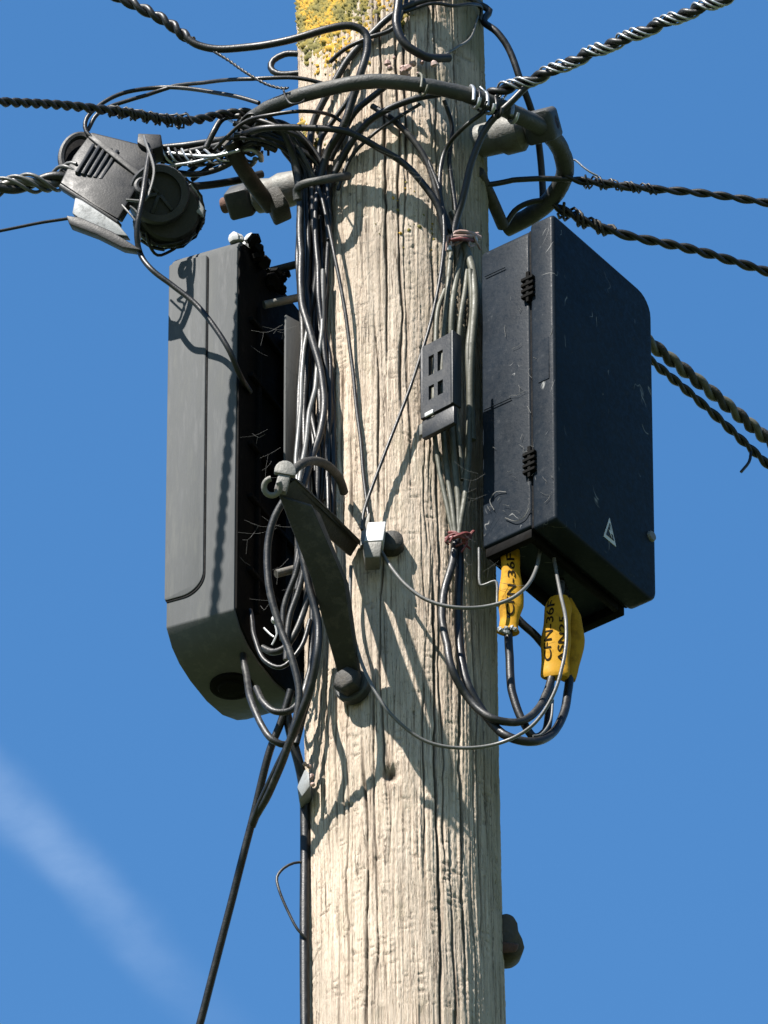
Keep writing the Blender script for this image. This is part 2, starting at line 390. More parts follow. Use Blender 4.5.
def right_box():
    o = P(556, 519, -150); u = Vector((-71, 55, 0)).normalized(); v = Vector((98, 139, 0)).normalized()
    f = local(o, u, v); root = empty('junction_box', f(45, 80, 0))
    tag(root, 'dark navy scratched box with two side latches and a warning triangle, right of the pole', 'junction box')
    H = 380; W = 177; TH = 92; LID = 30
    # lid: front panel with a deep rim that hangs below the body
    ol = rounded(0, 0, W, H, (5, 14, 24, 6))
    ln = shell(f, ol, 0, LID - 1); lid = ln.build('lid', M['boxnavy'], root, bevel=3.5, seg=3)
    bd = shell(f, rounded(1.5, 6, W - 6, H - 3, (3, 6, 34, 12)), LID + 1.2, TH); bod = bd.build('body', M['boxnavy'], root, bevel=3, seg=3)
    sl = shell(f, rounded(3, 3, W - 5, H - 5, (3, 8, 34, 5)), LID - 2, LID + 2); sl.build('seal', M['hole'], lid)
    # a recessed floor with the rim of the body standing round it
    fl = MB()
    for (a0, a1, b0, b1) in ((LID + 3, TH - 2, 4, 12), (LID + 3, TH - 2, W - 20, W - 10), (TH - 9, TH - 2, 12, W - 20), (LID + 3, LID + 9, 12, W - 20)):
        fl.box(f(a0, b0, -5), u * ((a1 - a0) / S), v * ((b1 - b0) / S), Vector((0, 0, 12 / S)))
    fl.build('underside_rim', M['boxdark'], bod, bevel=1)
    for cz in (300, 83):                                         # latches across the seam, on the face turned to the sun
        L = MB()
        for k in range(4): L.box(f(LID - 7, -4.5, cz - 14 + k * 7), u * (15 / S), v * (5 / S), Vector((0, 0, 4 / S)))
        L.box(f(LID - 1.5, -3.6, cz - 20), u * (4 / S), v * (4 / S), Vector((0, 0, 38 / S)))
        L.build('latch', M['boxdark'], lid, bevel=.6, seg=1)
    # shallow moulded ledges on the side of the body
    for (a0, c0, w_, h_) in ((LID + 24, 172, 34, 1.2), (LID + 30, 338, 26, 1.2), (6, 175, 14, 52)):
        g = MB(); g.box(f(a0, -.7, c0), u * (w_ / S), v * (1.2 / S), Vector((0, 0, h_ / S))); g.build('moulded_ledge', M['boxnavy'], bod if a0 > LID else lid, bevel=.5, seg=1)
    # triangle sticker on the lid
    tb = 94; tz = 40; q = MB()
    def tri(k, e): return [f(e, tb + 11 * k, tz - 12 * k), f(e, tb - 11 * k, tz - 12 * k), f(e, tb, tz + 17 * k)]
    q.prism(tri(1, -.6), u * (.8 / S), 0); q.prism(tri(.62, -1.1), u * (.5 / S), 1)
    q.prism([f(-1.6, tb - 1, tz + 7), f(-1.6, tb + 4, tz - 2), f(-1.6, tb + .5, tz - 2), f(-1.6, tb + 2.5, tz - 7), f(-1.6, tb - 3.5, tz + .5), f(-1.6, tb, tz + .5)], u * (.4 / S), 0)
    q.build('warning_triangle', [M['stickerwhite'], M['clampblack']], lid)
    k = MB(); k.lathe(f(-3, W - 9, 78), f(5, W - 9, 78), [(0, 5), (2, 6), (6, 6)], 14); k.build('lock_screw', M['palesteel'], lid)
    # brackets to the pole
    br = MB()
    for cz in (60, 310): br.box(f(TH - 1, 60, cz), u * (46 / S), v * (36 / S), Vector((0, 0, 14 / S)))
    br.box(f(TH - 1, 40, 20), u * (6 / S), v * (74 / S), Vector((0, 0, 330 / S)))
    br.build('mounting_bracket', M['darksteel'], root, bevel=1)
    return root
rbox = right_box()

# ------------------------------------------------------------------ junction box on the left
def left_box():
    o = P(234, 609, -60); u = Vector((-72, 34, 0)).normalized(); v = Vector((-u.y * -1, -u.x, 0)).normalized()
    v = Vector((34, 72, 0)).normalized()
    f = local(o, u, v); root = empty('junction_box', f(40, 90, 0))
    tag(root, 'dusty grey slim box with curved underside and black shaded flank, left of the pole', 'junction box')
    W = 75; DP = 182; H = 466
    prof = [(0, 0), (13, -16), (30, -25), (55, -30), (92, -31), (128, -25), (160, -11), (DP, 4), (DP, H - 14), (DP - 8, H - 4), (DP - 30, H), (22, H), (9, H - 3), (2, H - 11), (0, H - 20)]
    body = MB(); body.prism([f(0, q, c) for q, c in prof], u * (W / S))
    bod = body.build('body', M['boxgrey'], root, bevel=1.6, seg=2, sharp=25)
    # lid panel on the near face with its lower inner corner rounded; dark seal in the gap round it
    def panel(a0, a1, z0, z1, r, y0, t, name, m, bev):
        ol = rounded(a0, z0, a1, z1, r, 10); b = MB(); b.prism([f(a, y0, z) for a, z in ol], v * (t / S)); return b.build(name, m, root, bevel=bev)
    panel(32, W + .6, 30, H - 18, (24, 3, 3, 3), -.9, 3, 'seal', M['hole'], 0)
    panel(33.5, W + 1.2, 32, H - 16, (24, 3, 3, 3), -2.2, 4, 'lid', M['boxgrey'], 1.2)
    # back plate facing the pole; its black paints in the flank's shade
    bp = MB(); bp.prism([f(-2.5, q * .985 + 1.5, 2 + c * .99) for q, c in prof], u * (2.7 / S)); back = bp.build('back_plate', M['boxdark'], root, bevel=1)
    rb = MB()
    for z in (60, 150, 215, 300, 370): rb.box(f(-8, 22, z), u * (6 / S), v * (140 / S), Vector((0, 0, 5 / S)))
    for q in (40, 100, 150): rb.box(f(-7, q, 20), u * (5 / S), v * (5 / S), Vector((0, 0, 380 / S)))
    rb.build('back_rib', M['boxdark'], back, bevel=1)
    kn = MB(); c = f(40, 78, -32); kn.lathe(c + Vector((0, 0, 3 / S)), c - Vector((0, 0, 1)), [(0, 22), (4, 22), (5, 19), (4.5, 15), (7, 13), (7.5, 3)], 26); kn.build('knockout', M['boxdark'], bod)
    # grey mounting plate and its two bright spacer rods to the pole
    pl = MB(); pl.box(P(284, 316, -30), Vector((22, 20, 0)) / S, Vector((2, -3, 0)) / S, Vector((0, 0, -200 / S))); pl.build('mounting_plate', M['boxgrey'], root, bevel=1)
    for (a, c) in (((264, 305, -20), (306, 296, -10)), ((276, 574, -30), (306, 566, -20)), ((252, 276, 10), (306, 262, 10))):
        r = MB(); r.tube([P(*a), (P(*a) + P(*c)) / 2, P(*c)], 4.2 / S, 12); r.build('spacer_rod', M['palesteel'] if a[1] != 276 else M['darksteel'], root)
    # crumbling white sealant and debris on the top edge
    sb = MB(); R = random.Random(5)
    for i in range(9):
        q = f(-3 + R.uniform(-2, 16), R.uniform(4, 34), H + R.uniform(0, 4)); s = R.uniform(3, 7)
        sb.lathe(q - Vector((0, 0, 3 / S)), q + Vector((R.uniform(-.3, .3), R.uniform(-.3, .3), 1)), [(0, s), (s * .6, s * 1.1), (s * 1.3, s * .8), (s * 1.8, s * .2)], 7)
    sb.build('sealant', M['white'], root, sharp=30)
    db = MB()
    for i in range(22):
        q = f(-4 + R.uniform(-10, 2), R.uniform(10, 90), H - R.uniform(0, 26)); s = R.uniform(2, 7)
        db.lathe(q, q + Vector((R.uniform(-1, 1), R.uniform(-1, 1), 1)), [(0, s), (s * .7, s * 1.2), (s * 1.6, s * .3)], 6)
    db.build('debris', M['boxdark'], root, sharp=20)
    return root
lbox = left_box()

# ------------------------------------------------------------------ steel ring head with its through bolt
def ring_head():
    root = empty('pole_ring', P(399, 177, 0))
    tag(root, 'thick grey steel ring around the pole, held by a through bolt with square nuts', 'ring')
    c = spline([(506, 228, 80), (530, 216, 62), (552, 198, 34), (565, 172, 0), (560, 148, -30), (546, 131, -62), (522, 117, -95), (500, 107, -118), (480, 100, -132), (460, 93, -144), (430, 86, -155), (400, 82, -161), (380, 81, -162), (355, 83, -160), (330, 88, -152), (300, 96, -136), (272, 107, -112), (256, 116, -97), (243, 125, -84)])
    n = len(c); rr = np.interp(np.linspace(0, 1, n), [0, .33, .48, .7, .97, 1], [9.5, 9.5, 8.2, 7.6, 8.0, 6.5]) * (1 + rng.normal(0, .02, n))
    b = MB(); b.tube(wob(c, .5), rr / S, 16); b.build('ring_rod', M['steel'], root)
    cable('eye_arm', None, [(229, 141, -72), (236, 156, -56), (248, 176, -30), (260, 193, -8), (272, 208, 8)], 8.2, 'darksteel', parent=root, w=.3, sides=14)
    b = MB(); b.lathe(P(252, 116, -60), P(240, 156, -62), [(0, 9), (4, 13), (14, 14), (30, 12), (40, 8)], 16); b.build('ring_eye', M['darksteel'], root)
    a, e = P(222, 206, 66), P(557, 122, -68); ax = (e - a).normalized(); L = (e - a).length * S
    b = MB(); b.lathe(a, e, [(0, 7.5), (2, 8.5), (L - 2, 8.5), (L, 7)], 16); b.build('bolt_shank', M['rust'], root)
    b = MB(); b.lathe(a, e, [(8, 17), (10, 21), (33, 21), (36, 17)], 4, flat=.3); b.build('nut', M['steel'], root, bevel=2)
    b = MB(); b.lathe(a, e, [(L - 33, 19), (L - 30, 23), (L - 3, 23), (L, 18)], 4, flat=.2); b.build('nut', M['steel'], root, bevel=2.5)
    b = MB(); b.lathe(a, e, [(34, 12), (38, 17), (46, 18), (56, 16), (66, 19), (92, 17), (130, 17), (150, 14)], 20); b.build('sleeve', M['palesteel'], root)
    b = MB(); b.lathe(a, e, [(L - 150, 16), (L - 92, 17), (L - 62, 18), (L - 58, 21), (L - 40, 21), (L - 34, 15), (L - 32, 12)], 20); b.build('sleeve', M['palesteel'], root)
    b = MB(); b.prism([P(262, 190, -5), P(278, 184, -12), P(290, 204, -12), P(272, 212, 0)], Vector((3, 26, 0)) / S); b.build('eye_strap', M['darksteel'], root, bevel=3)
    cable('brace_rod', None, [(478, 172, -38), (490, 196, 0), (503, 226, 40)], 6.5, 'darksteel', parent=root, w=0)
    return root
ring_head()

# ------------------------------------------------------------------ triangular steel bracket on the pole
def bracket():
    root = empty('pole_bracket', PS(360, 620, 0))
    tag(root, 'dark steel triangular bracket whose two straps meet at a pale hooked tip', 'bracket')
    def strap(name, L0, R0, L1, R1, t, mid=None):
        """flat bar from the edge L0-R0 to the edge L1-R1, t px thick"""
        rows = [(pt(L0), pt(R0))] + ([(pt(mid[0]), pt(mid[1]))] if mid else []) + [(pt(L1), pt(R1))]
        nn = (rows[0][1] - rows[0][0]).cross(rows[-1][0] - rows[0][0]).normalized()
        if nn.y < 0: nn = -nn
        b = MB(); v, f = [], []; e = nn * (t / S)
        for l, r in rows: v += [l, r, r + e, l + e]
        n = len(rows)
        for i in range(n - 1):
            for j in range(4): k = (j + 1) % 4; f.append((i * 4 + j, i * 4 + k, i * 4 + 4 + k, i * 4 + 4 + j))
        f += [(3, 2, 1, 0), tuple(4 * (n - 1) + j for j in range(4))]; b.add(v, f)
        return b.build(name, M['darksteel'], root, bevel=1.2)
    strap('upper_strap', (278, 494, -238), (296, 479, -238), ('s', 351, 557, 4), ('s', 361, 541, 4), 6)
    strap('upper_flange', (296, 479, -238), (301, 482, -222), ('s', 361, 541, 4), ('s', 366, 546, 1), 4)
    strap('lower_strap', (279, 496, -232), (312, 506, -224), ('s', 343, 692, 4), ('s', 360, 690, 4), 6, mid=((311, 578, -176), (344, 580, -176)))
    strap('lower_flange', (312, 506, -221), (320, 513, -198), ('s', 360, 690, 5), ('s', 364, 690, 1), 4, mid=((344, 580, -173), (349, 584, -148)))
    # hooked pale tip
    b = MB(); cx, cy = 285, 470
    arc = [P(cx + 11 * math.cos(math.radians(a)), cy + 1 - 11 * math.sin(math.radians(a)), -250) for a in range(-25, 206, 21)]
    b.prism(arc, Vector((0, 8, 2)) / S); b.prism([P(280, 468, -249), P(292, 470, -249), P(286, 492, -246), P(274, 489, -246)], Vector((0, 9, 2)) / S)
    hk = b.build('hook_plate', M['palesteel'], root, bevel=1.2)
    a = [P(272 + 8 * math.cos(t), 487 + 8.5 * math.sin(t), -250 + 5 * math.sin(t)) for t in np.linspace(-.6, 4.6, 18)]
    b = MB(); b.tube(a, 3.0 / S, 10); b.build('hook_eye', M['palesteel'], hk)
    cable('keeper_rod', None, [(289, 476, -238), (300, 465, -225), (314, 461, -190), (328, 466, -150), (340, 480, -110), (344, 492, -90)], 4.5, 'darksteel', parent=root, w=0)
    # bolt with round washer and square head
    c = PS(352, 686, 9); n = Vector((c.x - axis_x(c.z), c.y, 0)).normalized()
    b = MB(); b.lathe(c - n * 8 / S, c + n, [(0, 17), (9, 18), (11, 16)], 26); wa = b.build('washer', M['steel'], root)
    b = MB(); b.lathe(c + n * 2 / S, c + n, [(0, 14), (6, 15), (12, 14.5), (15, 12), (16, 6)], 6, flat=.35); b.build('bolt_head', M['darksteel'], wa, bevel=1.5)
    return root
bracket()

# ------------------------------------------------------------------ wedge and drum dead-end clamp at the left
def drum_clamp():
    D = -36; root = empty('cable_clamp', P(130, 190, D))
    tag(root, 'black plastic cable clamp with tapered plate and spoked drum hanging beside the ring', 'cable clamp')
    def pr(name, pts, ext, m, bev=1.2):
        b = MB(); b.prism([P(*p) for p in pts], Vector(ext) / S); return b.build(name, M[m], root, bevel=bev)
    pr('tapered_plate', [(91, 132, D - 8), (148, 146, D - 12), (156, 150, D - 12), (141, 178, D - 26), (134, 192, D - 30), (118, 219, D - 36), (94, 205, D - 30), (60, 182, D - 24), (73, 156, D - 14)], (4, 18, 8), 'clampblack', 2)
    pr('plate_ridge', [(91, 132, D - 12), (146, 176, D - 30), (143, 181, D - 30), (88, 137, D - 12)], (0, 6, 0), 'clampblack', 1)
    pr('side_wall', [(60, 183, D - 26), (118, 220, D - 38), (117, 224, D - 36), (58, 187, D - 24)], (4, 16, 6), 'clampblack')
    pr('top_block', [(138, 133, D - 16), (161, 134, D - 16), (162, 146, D - 18), (150, 150, D - 20), (137, 142, D - 18)], (2, 26, 0), 'clampblack', 1.5)
    # open end with its grille
    a = np.linspace(0, 2 * math.pi, 30); b = MB()
    b.tube([P(78 + 15 * math.cos(t) + 7 * math.sin(t), 155 - 19 * math.sin(t) + 5 * math.cos(t), D - 4) for t in a], 4 / S, 8); b.build('end_collar', M['clampblack'], root)
    b = MB(); b.prism([P(78 + 13 * math.cos(t) + 6 * math.sin(t), 155 - 17 * math.sin(t) + 5 * math.cos(t), D + 4) for t in a[:-1]], Vector((2, 10, 2)) / S); b.build('end_throat', M['hole'], root)
    b = MB()
    for k in range(5):
        x = 74 + k * 6; b.prism([P(x + 18, 143 + k * 1.5, D - 15), P(x + 21, 144 + k * 1.5, D - 15), P(x + 4, 172 + k * 1.7, D - 25), P(x + 1, 171 + k * 1.7, D - 25)], Vector((0, 4, -2)) / S)
    b.build('grille', M['clipgrey'], root, bevel=.5)
    # spoked drum: axis towards the viewer and a little down
    c = P(158, 196, D - 8); ax = Vector((.10, -.86, -.45)).normalized()
    b = MB(); b.lathe(c + ax * 16 / S, c - ax, [(11, 22), (0, 22.5), (0, 29.5), (4, 31.5), (26, 31), (30, 24)], 40); dr = b.build('drum_rim', M['clipgrey'], root, sharp=30)
    b = MB(); b.lathe(c + ax * 11 / S, c - ax, [(0, 22.4), (14, 22.4)], 30); dw = b.build('drum_web', M['clampblack'], dr)
    n1 = ax.cross(Vector((0, 0, 1))).normalized(); n2 = ax.cross(n1)
    for k in range(4):
        t = math.radians(18 + 58 * k - 60); d = n1 * math.cos(t) + n2 * math.sin(t); s = ax.cross(d); b = MB()
        b.box(c + ax * 10 / S + d * 2 / S - s * 1.7 / S, d * 19.5 / S, s * 3.4 / S, ax * 4 / S); b.build('spoke', M['clipgrey'], dr, bevel=.4)
    b = MB(); b.tube([P(143 + 6.5 * math.cos(t), 186 + 6 * math.sin(t), D - 44) for t in a], 3.2 / S, 8); b.build('lug', M['clipgrey'], root)
    # second drum underneath, wrapped with shiny wire
    c2 = P(168, 214, D + 18); b = MB(); b.lathe(c2 + ax * 24 / S, c2 - ax, [(0, 29), (3, 32), (12, 30), (14, 34), (24, 35), (27, 30), (36, 33), (44, 31), (48, 25)], 36); b.build('lower_drum', M['clampblack'], root)
    b = MB(); R = random.Random(9)
    for k in range(26):
        t0 = R.uniform(0, 6.3); h = R.uniform(-10, 16)
        b.tube([c2 + ax * (h + i * 1.6) / S + (n1 * math.cos(t0 + i * .14) + n2 * math.sin(t0 + i * .14)) * (34 + R.uniform(0, 3)) / S for i in range(R.randint(4, 12))], R.uniform(.8, 2.2) / S, 6, 0 if k % 3 == 0 else 1)
    b.build('wire_wrap', [M['silver'], M['black']], root)
    pr('pale_cheek', [(75, 197, D - 34), (82, 200, D - 36), (118, 224, D - 46), (128, 236, D - 46), (112, 234, D - 42), (80, 219, D - 36), (72, 213, D - 34)], (3, 14, 4), 'cheek', 1.5)
    pr('pale_cheek', [(191, 194, D - 4), (198, 198, D - 4), (204, 208, D - 2), (203, 216, D), (197, 213, D), (192, 204, D - 2)], (2, 12, 4), 'cheek', 1)
    pr('lever', [(66, 215, D - 34), (80, 217, D - 36), (112, 231, D - 44), (142, 250, D - 48), (122, 247, D - 44), (96, 234, D - 38), (69, 224, D - 34)], (3, 16, 4), 'clampblack', 1.5)
    b = MB(); b.tube(spline([(144, 136, D - 22), (147, 146, D - 34), (152, 160, D - 40), (154, 172, D - 46), (150, 190, D - 50), (145, 200, D - 50), (126, 200, D - 50)]), 1.5 / S, 6); b.build('bail_wire', M['whitewire'], root)
    b = MB()
    for p in ([(142, 190, D - 48), (141, 205, D - 50), (138, 222, D - 46), (140, 240, D - 40), (138, 250, D - 36)], [(130, 206, D - 48), (137, 212, D - 48), (139, 222, D - 47)], [(122, 205, D - 44), (130, 214, D - 46), (138, 224, D - 46)]): b.tube(spline(p), 1.1 / S, 6)
    b.build('wire_tail', M['whitewire'], root)
    return root
drum_clamp()

# ------------------------------------------------------------------ overhead wires
G1 = 'overhead drop wires'
drop_wire('black drop wire climbing to the upper right with a bright helical grip', [(478, 97, -122), (500, 91, -130), (530, 80, -140), (600, 49, -190), (720, 0, -270)], 5.4, 34, grip=(4, 330, 'silver', 3, 1.3, 44))
drop_wire('slender black drop wire leaving right level with a springy grip end', [(564, 178, -2), (576, 180, 2), (590, 182, 4), (640, 188, 14), (700, 193, 24), (768, 203, 38)], 4.0, 46, grip=(20, 100, 'grey', 2, 1.1, 17))
cable('cable', 'straight black cable running level from the pole edge through the right ring side', [(486, 185, -20), (520, 181, -14), (545, 179, -8), (570, 179, 0)], 3.0, 'black')
drop_wire('black drop wire leaving the ring just above the navy box, to the right', [(548, 202, 36), (566, 212, 40), (590, 224, 52), (625, 235, 66), (690, 249, 90), (768, 272, 130)], 4.6, 44, grip=(14, 78, 'darksteel', 2, 1.6, 22))
drop_wire('thick grey and black striped twisted wire behind the navy box', [(560, 268, 40), (600, 300, 76), (650, 343, 130), (700, 383, 180), (768, 440, 250)], 6.4, 40, mats=('pale', 'darksteel'))
o = drop_wire('thin black twisted wire below the striped one, with a snipped stub', [(560, 292, 36), (610, 326, 90), (650, 360, 130), (700, 402, 190), (768, 465, 260)], 4.2, 42)
cable('wire_stub', None, [(751, 452, 240), (749, 462, 236), (741, 472, 234)], 1.6, 'black', parent=o, w=0)
drop_wire('black twisted drop wire running level to the left above the drum clamp', [(252, 112, -80), (225, 114, -94), (190, 121, -120), (165, 120, -142), (130, 114, -171), (70, 106, -219), (0, 102, -274)], 4.6, 30, grip=(90, 200, 'grey', 2, 1.2, 16))
drop_wire('thick pale twisted strand wire entering the drum clamp from the left', [(96, 168, -40), (64, 178, -42), (40, 182, -44), (0, 188, -46)], 7.5, 60, mats=('whitewire', 'grey'), grip=(20, 900, 'whitewire', 3, 2.0, 60))
cable('thin_wire', 'thin single black wire running left from the drum clamp lever', [(72, 218, -38), (40, 223, -40), (0, 231, -44), (-200, 266, -70), (-1400, 420, -200)], 1.7, 'black', 'wire', G1, w=.1)
drop_wire('black twisted drop wire rising to the upper left corner', [(192, 41, -110), (186, 37, -110), (170, 24, -110), (145, 10, -109), (112, -6, -106)], 5.6, 34, name='drop_wire')
cable('looped_cable', 'black cable sweeping in from the upper left and hooking down over the ring', [(186, 37, -112), (196, 44, -112), (215, 48, -114), (250, 46, -122), (290, 40, -135), (330, 29, -142), (352, 26, -142), (366, 33, -140), (368, 48, -138), (361, 72, -134), (352, 100, -122), (343, 126, -112), (328, 152, -92), (318, 185, -82)], 4.1, 'black')
drop_wire('fine curly black wire dangling from the upper left cable to the ring', [(288, 88, -142), (280, 88, -136), (266, 84, -130), (245, 72, -124), (228, 60, -118), (213, 51, -114)], 1.6, 11, ext=.01, name='tie_wire')
cable('tie_wire', 'thin wire wrapped once around the left end of the ring', [(283, 88, -128), (286, 98, -142), (292, 104, -152), (300, 103, -150), (306, 98, -138)], 1.1, 'grey', 'wire', w=.1)
cable('guy_cable', 'long black cable slanting down to the lower left past the grey box', [(291, 690, -70), (281, 722, -60), (270, 750, -50), (252, 822, -20), (200, 1024, 60), (60, 1570, 280), (-300, 2900, 900)], 3.9, 'black', w=.15)

# ------------------------------------------------------------------ loops around the clamp and the ring
cable('looped_cable', 'slim black cable looping over the drum clamp and back to the ring end', near_ring([(259, 103, -112), (235, 96, -120), (200, 89, -128), (160, 87, -132), (122, 93, -136), (98, 105, -140), (86, 118, -142), (86, 131, -142), (100, 144, -142), (125, 165, -142), (150, 184, -142)]), 2.3, 'black')
cable('looped_cable', 'slim black cable arching over the drum clamp and reaching the pole top left', near_ring([(88, 130, -138), (98, 114, -140), (130, 100, -138), (168, 89, -134), (205, 82, -130), (250, 78, -124), (300, 79, -120), (325, 84, -118)]), 2.2, 'black')
cable('looped_cable', 'cable drooping from the drum clamp across the face of the grey box', [(150, 150, -66), (142, 200, -90), (137, 232, -84), (140, 252, -76), (152, 270, -82), (172, 286, -82), (195, 304, -84), (215, 328, -88), (230, 352, -86), (240, 376, -70), (250, 392, -40)], 2.9, 'black', w=.3)
cable('looped_cable', 'thin cable loop hanging under the drum of the clamp', near_ring([(146, 232, -120), (150, 246, -110), (158, 256, -100), (170, 252, -95), (188, 238, -90)]), 1.6, 'black')
cable('stub_cable', 'short bent cable end sticking out left of the lichen', [(303, 54, -10), (284, 54, -6), (273, 60, -4), (271, 68, -4), (278, 74, -6), (303, 73, -12)], 3.5, 'black')
for i, (r_, m_, p) in enumerate([
    (3.6, 'black', [(160, 148, -128), (190, 144, -118), (225, 138, -108), (262, 128, -118), (300, 127, -126), (340, 131, -128), (374, 144, -122), (402, 162, -114), (424, 186, -110), (438, 208, -104), (445, 236, -96)])]):
    cable('arched_cable', 'black cable arching from the clamp across the pole below the ring', near_ring(p), r_, m_)
GC = 'cables strung between the clamp and the ring'
LC = 'short black cable strung between the drum clamp and the left end of the ring'
for r_, m_, p in [
    (3.2, 'black', [(158, 156, -118), (196, 158, -104), (226, 150, -90), (250, 132, -84)]),
    (3.0, 'grey', [(162, 158, -124), (190, 152, -116), (220, 144, -106), (246, 134, -100), (262, 120, -104)]),
    (3.4, 'black', [(160, 150, -108), (190, 146, -100), (222, 140, -90), (252, 140, -84), (276, 150, -78)]),
    (2.6, 'black', [(184, 176, -96), (205, 160, -92), (228, 148, -88), (242, 128, -88)]),
    (2.6, 'black', [(192, 180, -92), (212, 166, -88), (232, 156, -80), (248, 140, -76)]),
    (3.2, 'black', [(168, 172, -108), (205, 172, -96), (232, 162, -82), (248, 148, -70)])]:
    tag(cable('cable', LC, near_ring(p), r_, m_), group=GC)
cable('grip_wire', 'bright spiral grip wires twisted beside the drum clamp', near_ring([(162, 152, -126), (185, 155, -122), (215, 156, -112), (240, 150, -96)]), 1.8, 'silver', 'wire')
cable('grip_wire', 'bright spiral grip wire looped under the ring end', near_ring([(170, 166, -124), (200, 160, -116), (226, 150, -106), (238, 128, -104), (228, 118, -100), (244, 113, -104)]), 1.6, 'silver', 'wire')
b = MB(); R = random.Random(4)
cc = resample(spline(near_ring([(160, 154, -122), (200, 158, -108), (232, 152, -92)])), .003)
for k in range(5): b.tube(helix(cc, 8, 46, k * 1.25), 1.3 / S, 6, k % 2)
tag(b.build('grip_wire', [M['silver'], M['black']]), 'open spiral of grip wires between drum clamp and ring', 'wire')
cable('stay_cable', 'short black cable running level from the drum to the ring nut', [(170, 186, -40), (200, 185, -30), (236, 180, -20), (262, 174, -10)], 4.2, 'black')
cable('cable', 'curved black cable dropping from the left ring end behind the bundle', [(206, 148, -80), (214, 132, -84), (224, 118, -84), (240, 116, -90)], 3.2, 'black')
cable('cable', 'black cable bowed outside the bundle just under the ring', [(277, 134, -70), (284, 150, -60), (296, 166, -40), (303, 180, -30)], 3.6, 'black')

R = random.Random(77); LW = 'thin loose black wire tangled about the ring at the pole top'
for p in ([(252, 118, -104), (276, 126, -112), (300, 138, -110), ('s', 316, 162, 14), ('s', 324, 200, 12), ('s', 329, 240, 10)],
          [(240, 138, -96), (262, 140, -96), (286, 152, -86), ('s', 306, 178, 14), ('s', 312, 226, 14)],
          [(214, 150, -84), (244, 124, -104), (272, 116, -124), (304, 112, -128), ('s', 336, 118, 14), ('s', 350, 134, 10), ('s', 343, 160, 8)],
          [('s', 360, 72, 8), ('s', 352, 92, 12), ('s', 336, 116, 10), ('s', 322, 140, 10), ('s', 318, 176, 12)],
          [('s', 420, 104, 20), ('s', 398, 118, 16), ('s', 372, 136, 14), ('s', 350, 158, 10), ('s', 338, 190, 8)],
          [('s', 444, 100, 26), ('s', 452, 128, 16), ('s', 450, 160, 10), ('s', 455, 200, 10), ('s', 456, 234, 10)],
          [(500, 92, -130), (484, 112, -126), (466, 126, -120), ('s', 446, 150, 14), ('s', 440, 186, 12), ('s', 447, 230, 10)],
          [('s', 330, 62, 6), ('s', 344, 50, 8), ('s', 366, 40, 10), ('s', 392, 30, 10), ('s', 404, 8, 10), ('s', 408, -20, 8)],
          [('s', 404, 12, 12), ('s', 430, 4, 14), ('s', 452, 6, 12), ('s', 470, 3, 12), (482, 8, -40), (480, 20, -36)]):
    tag(cable('thin_wire', LW, p, R.uniform(1.7, 2.9), 'black', 'wire', w=.9), group='loose wires round the ring')
for (x, y, d, m_) in ((470, 97, -138, 'silver'), (484, 103, -130, 'silver'), (476, 100, -134, 'black'), (492, 107, -124, 'black'), (418, 84, -158, 'pale'), (508, 112, -110, 'silver')):
    q = [(x + 4 * math.cos(t) + t * 1.0 + R.uniform(-.5, .5), y - 11 * math.sin(t), d - 11 * math.cos(t)) for t in np.linspace(-.3, 6.2, 12)]
    tag(cable('binding_wire', 'small wire binding wrapped round the front or right of the ring', q, R.uniform(1.3, 2.2), m_, 'wire', w=.3), group='wire bindings on the ring')
# ------------------------------------------------------------------ cables on the upper pole
cable('bent_cable', 'thick black cable stub hanging at the pole top and turning right', [('s', 400, -40, 20), ('s', 399, 0, 26), ('s', 397, 25, 28), ('s', 405, 44, 26), ('s', 424, 57, 22), ('s', 449, 58, 16)], 4.6, 'black')
cable('cable', 'black cable running from pole top right diagonally down to the bundle', [('s', 470, -6, 10), ('s', 440, -4, 12), ('s', 412, 5, 10), ('s', 392, 16, 8), ('s', 372, 34, 7), ('s', 350, 56, 7), ('s', 336, 78, 8), ('s', 322, 104, 9), ('s', 313, 126, 9), ('s', 309, 160, 8), ('s', 306, 190, 8)], 3.6, 'grey')
cable('cable', 'black cable slanting from under the ring front down into the bundle', [('s', 440, 94, 30), ('s', 415, 98, 26), ('s', 388, 108, 22), ('s', 366, 122, 18), ('s', 350, 142, 14), ('s', 336, 168, 10), ('s', 326, 200, 8)], 3.6, 'black')
cable('cable', 'dark cable crossing from the ring to the right cable tie', [('s', 372, 106, 8), ('s', 392, 118, 10), ('s', 412, 138, 10), ('s', 428, 164, 9), ('s', 438, 194, 8), ('s', 450, 232, 8)], 3.2, 'grey')
cable('cable', 'short black cable ducking behind the ring to the left bundle', [('s', 386, 86, 14), ('s', 368, 100, 12), ('s', 352, 116, 10), ('s', 342, 136, 8), ('s', 330, 160, 8)], 3.4, 'black')
cable('cable', 'black cable dropping from the right grip along the pole to the cable tie', [(535, 78, -138), (512, 100, -134), (490, 122, -126), (474, 156, -116), (464, 190, -106), (456, 218, -96), (453, 238, -92)], 3.6, 'black')
cable('hanging_cable', 'black cable dropping from the pole top past the right nut', [('s', 462, -8, 8), (479, 4, -30), (489, 10, -28), (484, 20, -30), (497, 32, -34), (510, 52, -30), (522, 84, -22), (532, 114, -4), (539, 150, 24), (543, 186, 40), (543, 214, 48)], 3.7, 'black')
cable('cable', 'short arched black cable under the ring above the navy box', [(506, 224, 40), (515, 211, 36), (528, 203, 34), (545, 200, 34)], 3.0, 'black')
cable('tie_wire', 'curled bright wire standing up from the right ring side', [(567, 160, 0), (575, 160, 0), (582, 166, 0), (590, 172, 0), (598, 176, 2)], 1.1, 'silver', 'wire', w=.1)
